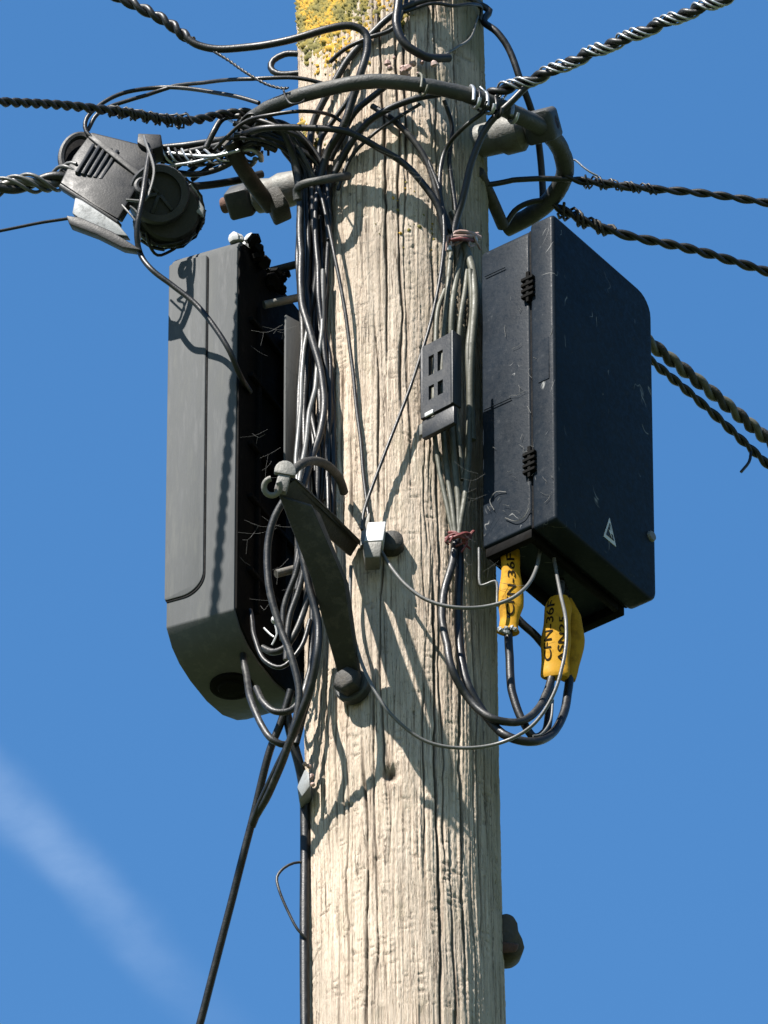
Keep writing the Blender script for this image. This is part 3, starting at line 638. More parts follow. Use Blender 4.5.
cable('thin_wire', 'thin wire strung slack across the pole just under the top', [('s', 440, 58, 4), ('s', 456, 48, 3), ('s', 470, 38, 3), ('s', 478, 16, 5)], 1.2, 'whitewire', 'wire', w=.2)
b = MB(); R = random.Random(11)
for i in range(16):
    px, py = R.gauss(402, 10), R.gauss(67, 7); q = PS(px, py, R.uniform(10, 34)); s = R.uniform(2, 5)
    b.lathe(q, q + Vector((R.uniform(-1, 1), R.uniform(-1, 1), 1)), [(0, s * .6), (s * .5, s), (s * 1.3, s * .7), (s * 1.7, s * .1)], 7)
tag(b.build('putty', M['pinktie'], sharp=25), 'crumbly pale putty lump behind the top of the ring', 'putty')
b = MB(); b.lathe(P(300, 148, -60), P(292, 150, -130), [(0, 12), (3, 13), (8, 12), (10, 8)], 18)
tag(b.build('cap_disc', M['steel']), 'small grey domed cap on the pole edge below the ring', 'cap')

# ------------------------------------------------------------------ bundle down the left edge of the pole
GL = 'cables bundled down the left edge of the pole'
LL = 'black cable in the vertical bundle on the left edge of the pole'
for r_, m_, p in [
    (3.0, 'grey', [(262, 112, -100), (280, 128, -92), (292, 152, -70), (298, 190, -54), (299, 240, -48), (299, 290, -52), (303, 340, -58), (299, 400, -66), (298, 465, -80), (300, 520, -86), (296, 570, -84)]),
    (3.3, 'black', [('s', 312, 130, 16), ('s', 307, 180, 16), ('s', 308, 240, 16), ('s', 306, 300, 18), ('s', 308, 350, 20), ('s', 304, 420, 22), ('s', 306, 480, 26), ('s', 310, 540, 24)]),
    (3.3, 'black', [('s', 320, 150, 8), ('s', 314, 200, 8), ('s', 313, 260, 8), ('s', 315, 330, 8), ('s', 312, 400, 10), ('s', 316, 470, 12), ('s', 312, 540, 12), ('s', 306, 600, 12)]),
    (3.3, 'grey', [('s', 326, 160, 6), ('s', 322, 210, 6), ('s', 319, 280, 6), ('s', 318, 340, 6), ('s', 322, 420, 6), ('s', 322, 500, 6), ('s', 318, 580, 6)]),
    (3.0, 'black', [('s', 318, 160, 14), ('s', 316, 230, 18), ('s', 320, 300, 18), ('s', 326, 360, 14), ('s', 330, 420, 8), ('s', 326, 500, 8)]),
    (2.8, 'black', [('s', 330, 180, 5), ('s', 328, 240, 5), ('s', 325, 320, 5), ('s', 330, 380, 4), ('s', 334, 440, 4), ('s', 332, 520, 4)]),
    (3.2, 'black', [('s', 302, 190, 10), ('s', 303, 260, 12), ('s', 311, 330, 14), ('s', 310, 400, 14), ('s', 318, 460, 14), ('s', 314, 560, 10)])]:
    tag(cable('cable', LL, p, r_, m_), group=GL)
R = random.Random(31)
for k in range(7):
    x = R.uniform(303, 332); o_ = R.uniform(6, 18); top = [(R.uniform(232, 262), R.uniform(118, 146), R.uniform(-96, -80)), (R.uniform(268, 284), R.uniform(120, 142), -88)]
    p = top + [('s', x - 4, R.uniform(158, 178), o_ + 8), ('s', x + R.uniform(-3, 3), 220, o_)] + [('s', x + R.uniform(-4, 4), y + R.uniform(-12, 12), o_ + R.uniform(-3, 3)) for y in (270, 320, 370, 420, 470)]
    if k < 5: p += [('s', x + R.uniform(-8, 2), 530, o_ + 4), ('s', x - 10, 590, o_ + 6)]
    tag(cable('cable', LL, p, R.uniform(2.3, 3.4), R.choice(['black', 'black', 'grey'])), group=GL)
for k in range(9):
    tag(cable('cable', LC, near_ring([(R.uniform(160, 190), R.uniform(146, 176), -118), (R.uniform(198, 214), R.uniform(140, 162), -104), (R.uniform(220, 234), R.uniform(128, 158), -92), (R.uniform(244, 262), R.uniform(116, 146), -88)]), R.uniform(1.6, 3.2), R.choice(['black', 'black', 'black', 'grey'])), group=GC)
cable('cable', 'stout grey cable bowing across the front of the left bundle', [(282, 128, -104), (297, 165, -84), (300, 200, -76), (299, 250, -76), (302, 295, -80), (311, 335, -86), (322, 375, -90), (325, 405, -92), (320, 435, -96), (310, 462, -106), (302, 490, -116)], 3.7, 'grey')
cable('cable', 'pale sunlit cable running straight down to the bracket tip, left one', [('s', 309, 318, 20), (305, 350, -80), (301, 400, -92), (298, 455, -108), (297, 490, -116)], 2.4, 'whitewire')
cable('cable', 'pale sunlit cable running aslant down to the bracket tip, right one', [('s', 323, 270, 16), ('s', 321, 330, 18), (315, 380, -88), (309, 420, -100), (304, 460, -116), (298, 488, -124)], 2.5, 'whitewire')
cable('thin_wire', 'thin grey wire slanting down the pole face from the left bundle', [(292, 136, -104), (306, 160, -98), ('s', 318, 186, 22), ('s', 327, 222, 20), ('s', 336, 262, 18), ('s', 344, 305, 13), ('s', 350, 350, 8), ('s', 355, 395, 5), ('s', 361, 445, 4), ('s', 366, 500, 4), ('s', 370, 524, 8)], 1.9, 'grey', 'wire', w=.3)
cable('bundle_tie', 'grey curved rod clasping the left bundle under the ring', [(298, 200, -94), (297, 190, -98), (304, 184, -110), (318, 181, -116), (334, 178, -112), (348, 176, -96)], 4.4, 'steel', 'rod', w=0)

# ------------------------------------------------------------------ loops beside the grey box
cable('looped_cable', 'grey cable bowing left under the bracket tip and down to the slanting cable', [(284, 500, -150), (275, 517, -144), (268, 545, -136), (269, 590, -130), (280, 628, -126), (292, 658, -124), (298, 690, -120), (296, 720, -112), (286, 752, -96), (270, 788, -62), (254, 820, -22)], 3.7, 'grey')
cable('looped_cable', 'glossy cable curving beside the lower bracket strap and down to the slanting cable', [(297, 520, -168), (302, 552, -164), (311, 590, -158), (317, 622, -154), (317, 652, -152), (312, 682, -140), (302, 712, -124), (292, 738, -104), (277, 770, -76), (262, 802, -42), (252, 826, -18)], 3.9, 'black')
cable('looped_cable', 'cable looping out from beneath the grey box to the conduit', [(243, 655, -20), (247, 680, -44), (253, 704, -70), (262, 724, -84), (273, 738, -92), (286, 744, -90), (297, 730, -80)], 3.5, 'grey')
cable('looped_cable', 'small cable loop hanging below the shaded side of the grey box', [(256, 688, -60), (264, 704, -76), (276, 713, -84), (290, 712, -86), (301, 700, -84), (308, 678, -82), (318, 640, -84)], 3.4, 'grey')
cable('looped_cable', 'short cut cable curling inside the shade beside the grey box', [(263, 648, -54), (274, 652, -64), (284, 649, -70), (295, 634, -74), (304, 612, -76), (312, 580, -78)], 3.6, 'grey')
cable('looped_cable', 'thin cable sagging low in the shade beside the grey box', [(250, 610, -40), (256, 640, -60), (266, 662, -72), (282, 668, -78), (300, 650, -80), (310, 620, -80)], 2.4, 'black')
GX = 'crossing cables behind the bracket'
for r_, m_, p in [
    (3.0, 'grey', [(303, 545, -92), (294, 575, -84), (285, 604, -76), (282, 640, -70)]),
    (3.0, 'grey', [(306, 556, -90), (298, 590, -84), (288, 620, -78), (286, 660, -74)]),
    (3.2, 'black', [(310, 540, -84), (312, 590, -80), (312, 640, -76), (308, 690, -72), (298, 730, -64)]),
    (3.4, 'black', [('s', 318, 580, 8), (314, 630, -70), (312, 680, -64), (303, 716, -60), (296, 744, -58)])]:
    tag(cable('cable', 'dark cable crossing in the shade behind the lower bracket strap', p, r_, m_), group=GX)
b = MB(); q = P(275, 622, -74)
b.lathe(q, q + Vector((.1, -1, .2)), [(0, 3.5), (2, 4.2), (5, 3.8), (6.5, 1.5)], 12); b.tube(spline([(275, 624, -76), (277, 634, -74), (272, 645, -70)]), 1.1 / S, 6)
b.tube(spline([(264, 628, -66), (270, 634, -68), (274, 637, -70)]), 1 / S, 6)
tag(b.build('wire_terminal', M['white']), 'tiny white terminal bead on a wire beside the grey box', 'terminal')
c_ = [(286, 712, -60), (293, 742, -52), (300, 768, -44), (304, 792, -36), (305, 830, -32), (304.5, 920, -32), (305, 1024, -32), (307, 1150, -32)]
zz = P(305, 1150, -32)
b = MB(); b.tube(np.concatenate([spline(c_), [np.array((zz.x + .01, zz.y, zz.z - .4)), np.array((zz.x + .06, zz.y, 2.5)), np.array((zz.x + .09, zz.y, -.1))]]), 4.9 / S, 12)
tag(b.build('conduit', M['black'], sharp=60), 'straight black conduit clipped down the left edge of the pole', 'conduit')
b = MB(); b.prism([P(297, 786, -50), P(305, 768, -58), P(309, 772, -62), P(310, 786, -62), P(299, 800, -52)], Vector((2, 24, 0)) / S)
sd = tag(b.build('cable_saddle', M['saddle'], bevel=2), 'white plastic saddle holding the conduit to the pole', 'saddle')
b = MB(); R = random.Random(2)
for i in range(7):
    q = P(R.uniform(305, 313), R.uniform(764, 786), -70); s = R.uniform(1.5, 3); b.lathe(q, q + Vector((R.uniform(-1, 1), -1, R.uniform(-1, 1))), [(0, s), (s, s * 1.1), (s * 1.8, s * .2)], 6)
b.build('crumbled_edge', M['pinktie'], sd, sharp=25)
cable('thin_wire', 'small pale wire loop poking left out of the conduit', [(304, 862, -34), (294, 863, -36), (284, 868, -38), (277, 877, -40), (279, 890, -42), (288, 912, -40), (298, 930, -40), (306, 938, -38)], 1.4, 'grey', 'wire', w=.2)

# ------------------------------------------------------------------ bundle down the right of the pole
GR = 'pale cables fanned between the tie and the clip'
LR = 'pale weathered cable fanned out between the upper tie and the slotted clip'
for r_, p in [
    (3.0, [('s', 452, 244, 10), ('s', 449, 275, 14), ('s', 446, 310, 14), ('s', 443, 345, 10), ('s', 442, 380, 9), ('s', 443, 425, 10), ('s', 447, 470, 10), ('s', 452, 510, 12), ('s', 456, 538, 14)]),
    (3.4, [('s', 463, 246, 10), ('s', 457, 280, 18), ('s', 452, 315, 18), ('s', 451, 350, 12), ('s', 450, 390, 10), ('s', 452, 430, 12), ('s', 455, 470, 14), ('s', 458, 500, 14), ('s', 458, 538, 14)]),
    (3.0, [('s', 468, 256, 12), ('s', 465, 290, 20), ('s', 460, 325, 20), ('s', 458, 360, 14), ('s', 456, 400, 12), ('s', 459, 440, 14), ('s', 463, 480, 14)]),
    (2.8, [('s', 445, 290, 6), ('s', 438, 310, 7), ('s', 435, 345, 8), ('s', 434, 390, 8), ('s', 434, 430, 8), ('s', 441, 475, 8), ('s', 450, 520, 10), ('s', 455, 540, 12)]),
    (3.2, [('s', 470, 270, 26), ('s', 472, 310, 26), ('s', 468, 350, 26), ('s', 470, 400, 22), ('s', 469, 440, 22), ('s', 466, 490, 20), ('s', 461, 520, 17), ('s', 458, 540, 15)])]:
    tag(cable('cable', LR, p, r_ * .92, 'pale', w=.3), group=GR)
cable('cable', 'thickest pale cable bowing out from the upper tie toward the navy box', [('s', 452, 212, 8), ('s', 459, 228, 10), ('s', 466, 248, 16), ('s', 473, 272, 26), ('s', 475, 300, 30), ('s', 473, 330, 30), ('s', 470, 380, 24), ('s', 472, 440, 18)], 4.0, 'pale', w=.3)
def tie(label, px, py, off, m, w, R0):
    b = MB(); R = random.Random(R0)
    for k in range(3):
        p = [('s', px - w + R.uniform(-3, 2), py + R.uniform(-4, 4), off + 4), ('s', px - w * .4, py + R.uniform(-4, 3), off + 12), ('s', px + w * .4, py + R.uniform(-4, 3), off + 14), ('s', px + w + R.uniform(-2, 4), py + R.uniform(-5, 4), off + 6)]
        b.tube(spline(p), R.uniform(1.6, 2.6) / S, 8)
    for k in range(5):
        x = px + R.uniform(-w, w); b.tube(spline([('s', x, py, off + 12), ('s', x + R.uniform(-6, 6), py + R.uniform(2, 10), off + 12), ('s', x + R.uniform(-8, 8), py + R.uniform(6, 16), off + 8)]), 1.1 / S, 6)
    return tag(b.build('cable_tie', M[m]), label, 'cable tie')
tie('faded red tie binding the pale cables under the slotted clip', 459, 536, 12, 'redtie', 11, 1)
t2 = tie('bleached pink frayed tie binding the cables beside the top of the navy box', 462, 236, 8, 'pinktie', 15, 2)
b = MB(); b.tube(spline([('s', 447, 241, 18), ('s', 460, 239, 24), ('s', 476, 241, 16)]), 2.2 / S, 8); b.build('tie_band', M['redtie'], t2)
for (x, y) in ((447, 250), (473, 241), (452, 232)):
    b = MB(); q = PS(x, y, 18); b.box(q, Vector((4, -1, 0)) / S, Vector((1, 4, 0)) / S, Vector((0, 0, 6)) / S); b.build('tie_head', M['white'], t2, bevel=1)

# slotted black clip over the fan of cables
def slotted_clip():
    a, e = P(425, 352, -114), P(453, 337, -138); ux = (e - a); ux.z = 0; W = ux.length * S; ux.normalize()
    n = Vector((ux.y, -ux.x, 0)); f = lambda x, z, q=0: a + ux * (x / S) + Vector((0, 0, z / S)) + n * (q / S)
    root = empty('cable_clip', f(W / 2, -50)); tag(root, 'dark grey slotted plastic clip holding the pale cables', 'cable clip')
    xs = [0, 8, 15, W - 17, W - 10, W]; zs = [-84, -66, -49, -36, -12, 4]
    b = MB()
    for i in range(5):
        for j in range(5):
            if i in (1, 3) and j in (1, 3): continue
            b.box(f(xs[i], zs[j]), ux * ((xs[i + 1] - xs[i]) / S), n * (4 / S), Vector((0, 0, (zs[j + 1] - zs[j]) / S)))
    me = b.mesh('face_plate'); bm = bmesh.new(); bm.from_mesh(me); bmesh.ops.remove_doubles(bm, verts=bm.verts, dist=1e-5)
    # drop the inner walls shared by neighbouring cells
    cen = {}
    for fc in bm.faces: cen.setdefault(tuple(round(x, 4) for x in fc.calc_center_median()), []).append(fc)
    bmesh.ops.delete(bm, geom=[x for l in cen.values() if len(l) > 1 for x in l], context='FACES'); bm.to_mesh(me); bm.free()
    link('face_plate', me, M['clipgrey'], root, False)
    b = MB(); b.box(f(W + .2, -84, -9), ux * (3 / S), n * (13.5 / S), Vector((0, 0, 90 / S))); b.box(f(-3.2, -84, -9), ux * (3 / S), n * (13 / S), Vector((0, 0, 86 / S))); b.build('side_wall', M['clipgrey'], root, bevel=.8)
    b = MB(); b.box(f(-2, -108, -3), ux * ((W + 5) / S), n * (6 / S), Vector((0, 0, 21 / S))); b.build('foot_plate', M['clipgrey'], root, bevel=1.2)
    b = MB(); b.box(f(-12, -96, -14), ux * (12 / S), n * (10 / S), Vector((0, 0, 14 / S))); b.build('fixing_lug', M['palesteel'], root, bevel=1.5)
    b = MB(); b.box(f(4, -86, 3.5), ux * (11 / S), n * (2.5 / S), Vector((0, 0, 5 / S))); b.build('label_scrap', M['white'], root, bevel=.8)
slotted_clip()

# ------------------------------------------------------------------ thin wires over the pole face
cable('thin_wire', 'thin dark wire slanting down the sunny pole face to the white clamp', [('s', 428, 160, 10), ('s', 440, 192, 16), ('s', 444, 226, 22), ('s', 442, 262, 22), ('s', 436, 300, 20), ('s', 424, 345, 16), ('s', 409, 390, 14), ('s', 392, 436, 14), ('s', 374, 482, 16), ('s', 364, 512, 20), ('s', 362, 530, 22)], 1.8, 'grey', 'wire', w=.2)
cable('thin_wire', 'thin pale wire sagging from the white clamp to the underside of the navy box', [('s', 381, 551, 20), ('s', 391, 567, 24), ('s', 406, 585, 28), ('s', 427, 600, 34), ('s', 452, 607, 44), (482, 607, -128), (508, 600, -130), (524, 589, -128), (536, 570, -108), (540, 552, -96), (542, 536, -90)], 1.9, 'whitewire', 'wire', w=.2)
cable('thin_wire', 'longest thin wire sagging from the bracket below the yellow sleeves to the navy box', [('s', 351, 566, 16), ('s', 350, 606, 16), ('s', 356, 645, 26), ('s', 370, 682, 34), ('s', 392, 716, 30), ('s', 425, 741, 26), ('s', 462, 748, 36), (500, 743, -120), (532, 726, -136), (553, 696, -146), (564, 660, -150), (566, 625, -146), (560, 592, -118), (554, 560, -92), (552, 540, -84)], 1.8, 'whitewire', 'wire', w=.2)
cable('bent_wire', 'stiff pale wire bent in a step beside the first yellow sleeve', [(479, 548, -100), (479.2, 566, -100), (479.5, 582, -100), (481, 585.5, -100), (488, 583.5, -102), (495, 581, -104), (497, 584, -104), (497.2, 594, -104), (497, 606, -104)], 1.4, 'whitewire', 'wire', w=0)
# white wire clamp
c0 = empty('wire_clamp', PS(375, 540, 10)); tag(c0, 'small white wire clamp screwed to the middle of the pole face', 'wire clamp')
b = MB(); A = lambda x, y, o: PS(x, y, o)
b.prism([A(368, 522, 26), A(386, 521, 26), A(383, 540, 34), A(364, 541, 34)], Vector((0, 16, -4)) / S); b.build('wedge_cap', M['white'], c0, bevel=1.2)
b = MB(); b.prism([A(363, 542, 35), A(382, 541, 35), A(380, 557, 33), A(365, 558, 33)], Vector((0, 22, 0)) / S); b.build('jaw', M['palesteel'], c0, bevel=1.2)
q = PS(392, 546, 2); n = Vector((q.x - axis_x(q.z), q.y, 0)).normalized(); b = MB(); b.lathe(q - n * 4 / S, q + n, [(0, 12), (14, 12), (17, 8)], 18); b.build('screw_boss', M['darksteel'], c0)
b = MB(); b.prism([A(362, 520, 18), A(370, 512, 18), A(368, 540, 26), A(360, 546, 26)], Vector((0, 10, 0)) / S); b.build('side_wing', M['palesteel'], c0, bevel=.8)

# ------------------------------------------------------------------ loops below the navy box and the yellow sleeves
cable('looped_cable', 'pale topped cable curving from the red tie into the middle yellow sleeve', [('s', 457, 538, 14), ('s', 451, 566, 18), ('s', 444, 598, 20), ('s', 444, 636, 22), ('s', 451, 668, 30), (470, 700, -104), (494, 719, -108), (517, 722, -100), (536, 709, -86), (547, 690, -70), (551, 674, -62), (557, 620, -62), (561, 582, -62)], 4.0, 'grey')
cable('looped_cable', 'black cable sweeping in the lowest loop up into the rightmost yellow sleeve', [('s', 459, 545, 10), ('s', 459, 590, 12), ('s', 460, 640, 16), ('s', 468, 684, 26), (486, 716, -96), (510, 737, -104), (532, 743, -96), (552, 734, -80), (565, 712, -62), (569, 690, -48), (570, 674, -44), (573, 640, -44), (566, 598, -44), (560, 580, -44)], 4.4, 'black')
cable('looped_cable', 'black cable dropping from the first yellow sleeve and turning up again', [(510, 590, -88), (508, 630, -88), (509, 655, -88), (513, 690, -88), (522, 722, -88), (533, 737, -86), (544, 732, -78), (549, 712, -68), (550, 690, -60), (552, 672, -58)], 4.2, 'black')
cable('cable', 'short black cable crossing behind the yellow sleeves under the navy box', [(500, 596, -40), (520, 622, -36), (536, 637, -30), (552, 655, -24)], 4.2, 'black')
cable('thin_wire', 'fine white wire hook between the cable loops below the navy box', [(553, 700, -78), (550, 722, -86), (540, 735, -94), (533, 736, -98)], 1.2, 'whitewire', 'wire', w=0)

def sleeve(label, axis, prof, lines, turn):
    """yellow sleeve round a cable: axis px points, profile (share along, half width, half depth), text mapped on its surface"""
    c = spline(axis, .002); d = np.concatenate([[0], np.cumsum(np.linalg.norm(np.diff(c, axis=0), axis=1))]); L = d[-1]
    fr = np.array([p[0] for p in prof])
    def at(s): return np.array([np.interp(s * L, d, c[:, i]) for i in range(3)])
    def surf(s, t, lift=0.):
        """s along from the bottom, t = angle from the side that faces the viewer"""
        a, b_ = np.interp(s, fr, [p[1] for p in prof]) + lift, np.interp(s, fr, [p[2] for p in prof]) + lift
        ca, sa = math.cos(turn), math.sin(turn); x, y = a * math.sin(t), -b_ * math.cos(t)
        ridge = .35 * math.sin(s * 31 + t * 2)
        a += .7 * math.sin(s * 9 + 1.7) + .4 * math.sin(s * 23); x += .5 * math.sin(s * 14 + t)
        return at(s) + np.array([x * ca - y * sa, x * sa + y * ca, ridge]) / S
    n, m = 40, 28; b = MB()
    v = [surf(i / n, 2 * math.pi * j / m) for i in range(n + 1) for j in range(m)]
    b.add(v, [(i * m + j, i * m + (j + 1) % m, (i + 1) * m + (j + 1) % m, (i + 1) * m + j) for i in range(n) for j in range(m)] + [tuple(range(m))[::-1], tuple(n * m + j for j in range(m))])
    o = b.build('cable_sleeve', M['yellow'], sharp=50); tag(o, label, 'cable sleeve', 'yellow sleeves under the navy box')
    for (txt, s0, s1, t0, size) in lines:
        cu = bpy.data.curves.new('lettering', 'FONT'); cu.body = txt; cu.size = 1; cu.offset = .012
        ob = bpy.data.objects.new('lettering', cu); COL.objects.link(ob)
        dg = bpy.context.evaluated_depsgraph_get(); me = bpy.data.meshes.new_from_object(ob.evaluated_get(dg))
        bpy.data.objects.remove(ob)
        bm = bmesh.new(); bm.from_mesh(me); bmesh.ops.triangulate(bm, faces=bm.faces)
        bmesh.ops.subdivide_edges(bm, edges=[e for e in bm.edges if e.calc_length() > .15], cuts=2, use_grid_fill=False)
        xs = [q.co.x for q in bm.verts]; x0, x1 = min(xs), max(xs)
        for q in bm.verts:
            s = s0 + (q.co.x - x0) / (x1 - x0) * (s1 - s0); rr = np.interp(s, fr, [p[1] for p in prof])
            q.co = Vector(surf(s, t0 - q.co.y * size / rr + size * .35 / rr, .5))
        bm.to_mesh(me); bm.free(); me.name = 'lettering'; link('lettering', me, M['ink'], o, False)
    return o
sleeve('leftmost yellow sleeve, in half sun, with a pale frayed bottom edge', [(508, 632, -88), (511, 600, -88), (510, 546, -88)], [(0, 11, 8), (.04, 9, 6), (.14, 9.5, 5), (.3, 13, 6), (.5, 11.5, 6), (.75, 9.5, 7), (1, 9, 7)], [('CFN-36F', .16, .86, -.05, 11)], .1)
sleeve('middle yellow sleeve with two lines of black handwriting, CFN-36F', [(555, 678, -62), (556, 640, -62), (559, 598, -62)], [(0, 12, 5), (.03, 14, 6), (.5, 14.5, 7), (.9, 13, 7), (1, 9, 6)], [('CFN-36F', .18, .93, -.55, 12), ('ASN25', .14, .72, .42, 10)], -.05)
sleeve('rightmost yellow sleeve, plain and bulging outward to the right', [(568, 680, -44), (574, 650, -44), (573, 620, -44), (566, 600, -44)], [(0, 7, 5), (.1, 8, 6), (.5, 10, 6), (.8, 9, 6), (1, 6, 5)], [], .2)

# ------------------------------------------------------------------ iron lug on the right edge of the pole
b = MB(); oc = [(500, 914), (507, 912), (514, 915), (518, 922), (519, 930), (523, 938), (525, 946), (523, 953), (516, 958), (508, 959), (500, 955)]
b.prism([P(x, y, -14 + (y - 912) * .25) for x, y in oc], Vector((-4, 26, 4)) / S)
lg = tag(b.build('pole_lug', M['stoneiron'], bevel=4, seg=3), 'brown rounded iron lug on the right edge of the lower pole', 'lug')
b = MB(); b.prism([P(501, 941, -10), P(520, 944, -10), P(517, 952, -8), P(503, 953, -8)], Vector((-2, -4, -3)) / S); b.build('lug_underside', M['rust'], lg, bevel=1.5)

# ------------------------------------------------------------------ cobwebs in the shaded gaps
def webs(name, label, spots, n, seed):
    """fine threads, each held at both ends and sagging a little between them"""
    b = MB(); R = random.Random(seed)
    for _ in range(n):
        x0, y0, x1, y1, d = R.choice(spots); x, y = R.uniform(x0, x1), R.uniform(y0, y1)
        w_, h_ = R.uniform(8, .9 * (x1 - x0)), R.uniform(-12, 12); dd = d + R.uniform(-6, 6); e = R.uniform(-14, 14); sg = R.uniform(0, 5)
        b.tube(spline([(x, y, dd), (x + w_ * .5, y + h_ * .5 + sg, dd + e * .5), (x + w_, y + h_, dd + e)], .006), R.uniform(.06, .13) / S, 4)
        if R.random() < .6: b.tube(spline([(x + w_ * .4, y + h_ * .4 + sg * .9, dd + e * .4), (x + w_ * .3, y + R.uniform(5, 16), dd + 4)], .006), .09 / S, 4)
    return tag(b.build(name, M['web']), label, 'cobweb', kind='stuff')
webs('cobweb', 'fine dusty cobwebs over the shaded flank of the grey box', [(238, 320, 280, 350, -58), (238, 430, 280, 480, -60), (238, 500, 290, 560, -62), (238, 560, 290, 620, -62)], 18, 1)
webs('cobweb', 'fine dusty cobwebs in the gap under the left corner of the navy box', [(462, 520, 490, 560, -112), (474, 545, 506, 590, -100), (440, 400, 480, 520, -118)], 16, 2)
webs('cobweb', 'loose cobweb threads stretched between cables on the upper pole', [(318, 210, 360, 310, -100), (310, 110, 430, 180, -130)], 22, 3)
b = MB(); R = random.Random(8)
for k in range(34):
    x, y = R.uniform(488, 551), R.uniform(262, 520); a = R.uniform(0, 6.28); p = []
    if 505 < x < 545 and 268 < y < 300 or y > 505 + (548 - x) * .4: continue
    for i in range(R.randint(2, 5)):
        p.append((x, y, -150 + 55 * (556 - x) / 71 - 2.2)); a += R.uniform(-.7, .7); x = min(552, max(487, x + R.uniform(2, 5) * math.cos(a))); y += R.uniform(2, 5) * math.sin(a)
    b.tube(spline(p, .003), R.uniform(.10, .26) / S, 4)
b.tube(spline([(494, 510, -104), (490, 500, -101), (496, 492, -106), (506, 492, -112)], .003), .4 / S, 4); b.tube(spline([(505, 518, -112), (516, 521, -121), (524, 517, -127), (529, 508, -131)], .003), .6 / S, 4)
tag(b.build('cobweb', M['web']), 'pale cobweb hairs and threads stuck to the sunlit side of the navy box', 'cobweb', kind='stuff')
# coils of wire bound round the left end of the ring
R = random.Random(6); LB = 'wire coil bound round the left end of the ring'
for k in range(7):
    x, y, d = 246 + R.uniform(-6, 8), 122 + k * 6, -90 + k * 7; w_ = R.uniform(11, 15); q = []
    for t in np.linspace(0, 6.6, 14): q.append((x + w_ * math.cos(t) * .9 + t, y + (4 + w_ * .35) * math.sin(t) + R.uniform(-1, 1), d + w_ * math.sin(t)))
    tag(cable('binding_wire', LB, q, R.choice([1.4, 2.2, 2.8]), ['black', 'black', 'silver', 'black', 'grey', 'black', 'silver'][k], 'wire', w=.3), group='wire coils round the ring end')
b = MB(); R = random.Random(12)
for k in range(8):
    q = P(500 + R.uniform(-1, 15), 631 + R.uniform(-3, 2), -98 + R.uniform(-2, 3)); b.lathe(q, q + Vector((R.uniform(-1, 1), -.3, R.uniform(-1, 1))), [(0, 1.5), (2, 3), (4, 1)], 6)
b.build('frayed_edge', M['saddle'], bpy.data.objects['cable_sleeve'], sharp=25)

# ------------------------------------------------------------------ sun, sky, camera
SUN_EL, SUN_AZ = math.radians(50), math.radians(45)          # azimuth measured left of the viewer's back
to_sun = Vector((-math.cos(SUN_EL) * math.sin(SUN_AZ), -math.cos(SUN_EL) * math.cos(SUN_AZ), math.sin(SUN_EL)))
ld = bpy.data.lights.new('sun', 'SUN'); ld.energy = 5.0; ld.angle = math.radians(.5); ld.color = (1, .95, .88)
lo = bpy.data.objects.new('sun', ld); COL.objects.link(lo); lo.rotation_euler = (-to_sun).to_track_quat('-Z', 'Y').to_euler(); lo.location = (-5, -5, 20)
w = bpy.data.worlds.new('World'); SC.world = w; w.use_nodes = True; nt = w.node_tree; bg = nt.nodes['Background']
sky = N(nt, 'ShaderNodeTexSky'); sky.sky_type = 'NISHITA'; sky.sun_disc = False
sky.sun_elevation = SUN_EL; sky.sun_rotation = math.atan2(to_sun.x, to_sun.y); sky.air_density = 1.15; sky.dust_density = .1; sky.ozone_density = 2.6; sky.altitude = 100
# a wisp of cirrus: a soft band of sky directions, broken by noise
tc = N(nt, 'ShaderNodeTexCoord')
d1, d2 = (P(0, 800, 0) - CAM).normalized(), (P(205, 1010, 0) - CAM).normalized(); nn = d1.cross(d2).normalized()
dot = N(nt, 'ShaderNodeVectorMath', operation='DOT_PRODUCT'); dot.inputs[1].default_value = nn; nt.links.new(tc.outputs['Generated'], dot.inputs[0])
wn = noise(nt, tc.outputs['Generated'], 55, 4, .55); wsub = N(nt, 'ShaderNodeMath', operation='MULTIPLY_ADD'); nt.links.new(wn, wsub.inputs[0]); wsub.inputs[1].default_value = .006; wsub.inputs[2].default_value = -.003
sm = N(nt, 'ShaderNodeMath', operation='ADD'); nt.links.new(dot.outputs['Value'], sm.inputs[0]); nt.links.new(wsub.outputs[0], sm.inputs[1])
ab = N(nt, 'ShaderNodeMath', operation='ABSOLUTE'); nt.links.new(sm.outputs[0], ab.inputs[0])
mr = N(nt, 'ShaderNodeMapRange', interpolation_type='SMOOTHERSTEP'); nt.links.new(ab.outputs[0], mr.inputs[0])
mr.inputs[1].default_value = 0; mr.inputs[2].default_value = .0040; mr.inputs[3].default_value = 1; mr.inputs[4].default_value = 0
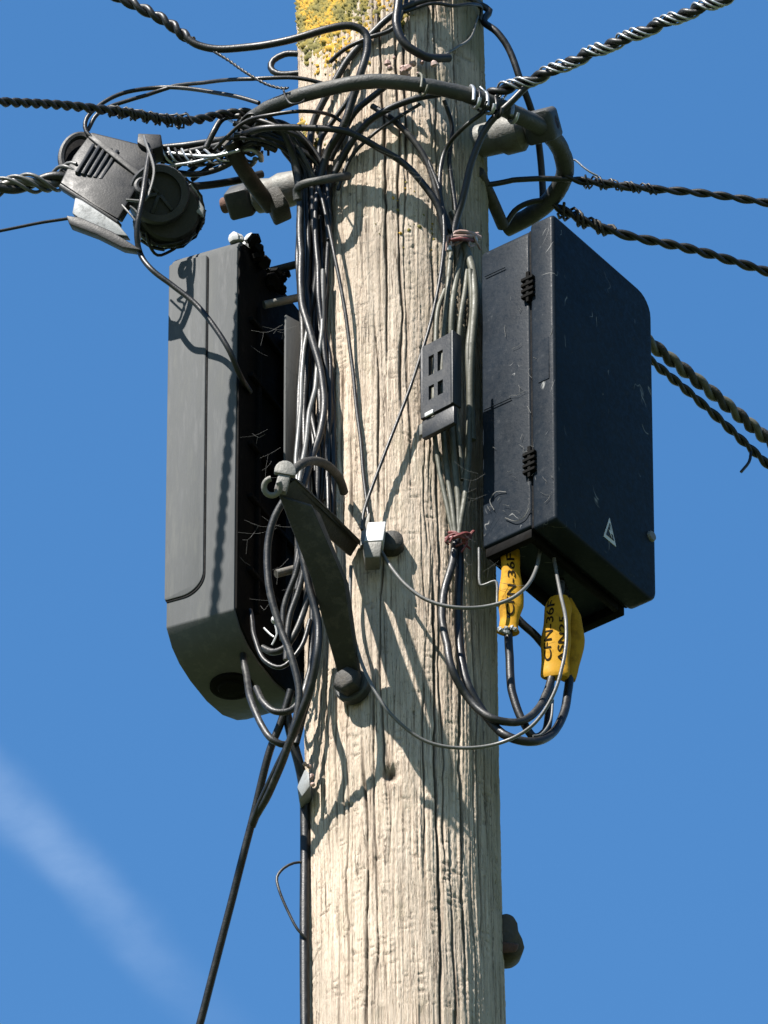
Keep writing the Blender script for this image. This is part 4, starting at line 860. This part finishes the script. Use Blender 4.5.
al = N(nt, 'ShaderNodeVectorMath', operation='DOT_PRODUCT'); al.inputs[1].default_value = (d2 - d1).normalized(); nt.links.new(tc.outputs['Generated'], al.inputs[0])
mr2 = N(nt, 'ShaderNodeMapRange', interpolation_type='SMOOTHSTEP'); nt.links.new(al.outputs['Value'], mr2.inputs[0])
a1, a2 = d1.dot((d2 - d1).normalized()), d2.dot((d2 - d1).normalized())
mr2.inputs[1].default_value = a2 + (a2 - a1) * .35; mr2.inputs[2].default_value = a1 + (a2 - a1) * .3
mu = N(nt, 'ShaderNodeMath', operation='MULTIPLY'); nt.links.new(mr.outputs[0], mu.inputs[0]); nt.links.new(mr2.outputs[0], mu.inputs[1])
st = N(nt, 'ShaderNodeMapping'); st.inputs['Scale'].default_value = (1, 2.2, 1); st.inputs['Rotation'].default_value = (0, .7, 0); nt.links.new(tc.outputs['Generated'], st.inputs['Vector'])
n4 = noise(nt, st.outputs[0], 80, 7, .6, .25); mu2 = N(nt, 'ShaderNodeMath', operation='MULTIPLY'); nt.links.new(mu.outputs[0], mu2.inputs[0])
nt.links.new(ramp(nt, n4, [(.30, (.03,) * 3), (.74, (.18,) * 3)]).outputs[0], mu2.inputs[1])
hs = N(nt, 'ShaderNodeHueSaturation'); hs.inputs['Saturation'].default_value = 1.27; nt.links.new(sky.outputs[0], hs.inputs['Color'])
cl = mixc(nt, mu2.outputs[0], hs.outputs[0], (4.6, 5.6, 6.9))
nt.links.new(cl, bg.inputs[0]); bg.inputs[1].default_value = .055
cd = bpy.data.cameras.new('camera'); co = bpy.data.objects.new('camera', cd); COL.objects.link(co)
co.location = CAM; co.rotation_euler = fw.to_track_quat('-Z', 'Y').to_euler()
cd.sensor_fit = 'VERTICAL'; cd.sensor_height = 36; cd.sensor_width = 27; cd.lens = F / 1024 * 36; cd.clip_end = 5000; cd.clip_start = .1
SC.camera = co
vs = SC.view_settings; vs.view_transform = 'Standard'; vs.look = 'None'; vs.gamma = 1; vs.use_curve_mapping = False; vs.exposure = 1.85
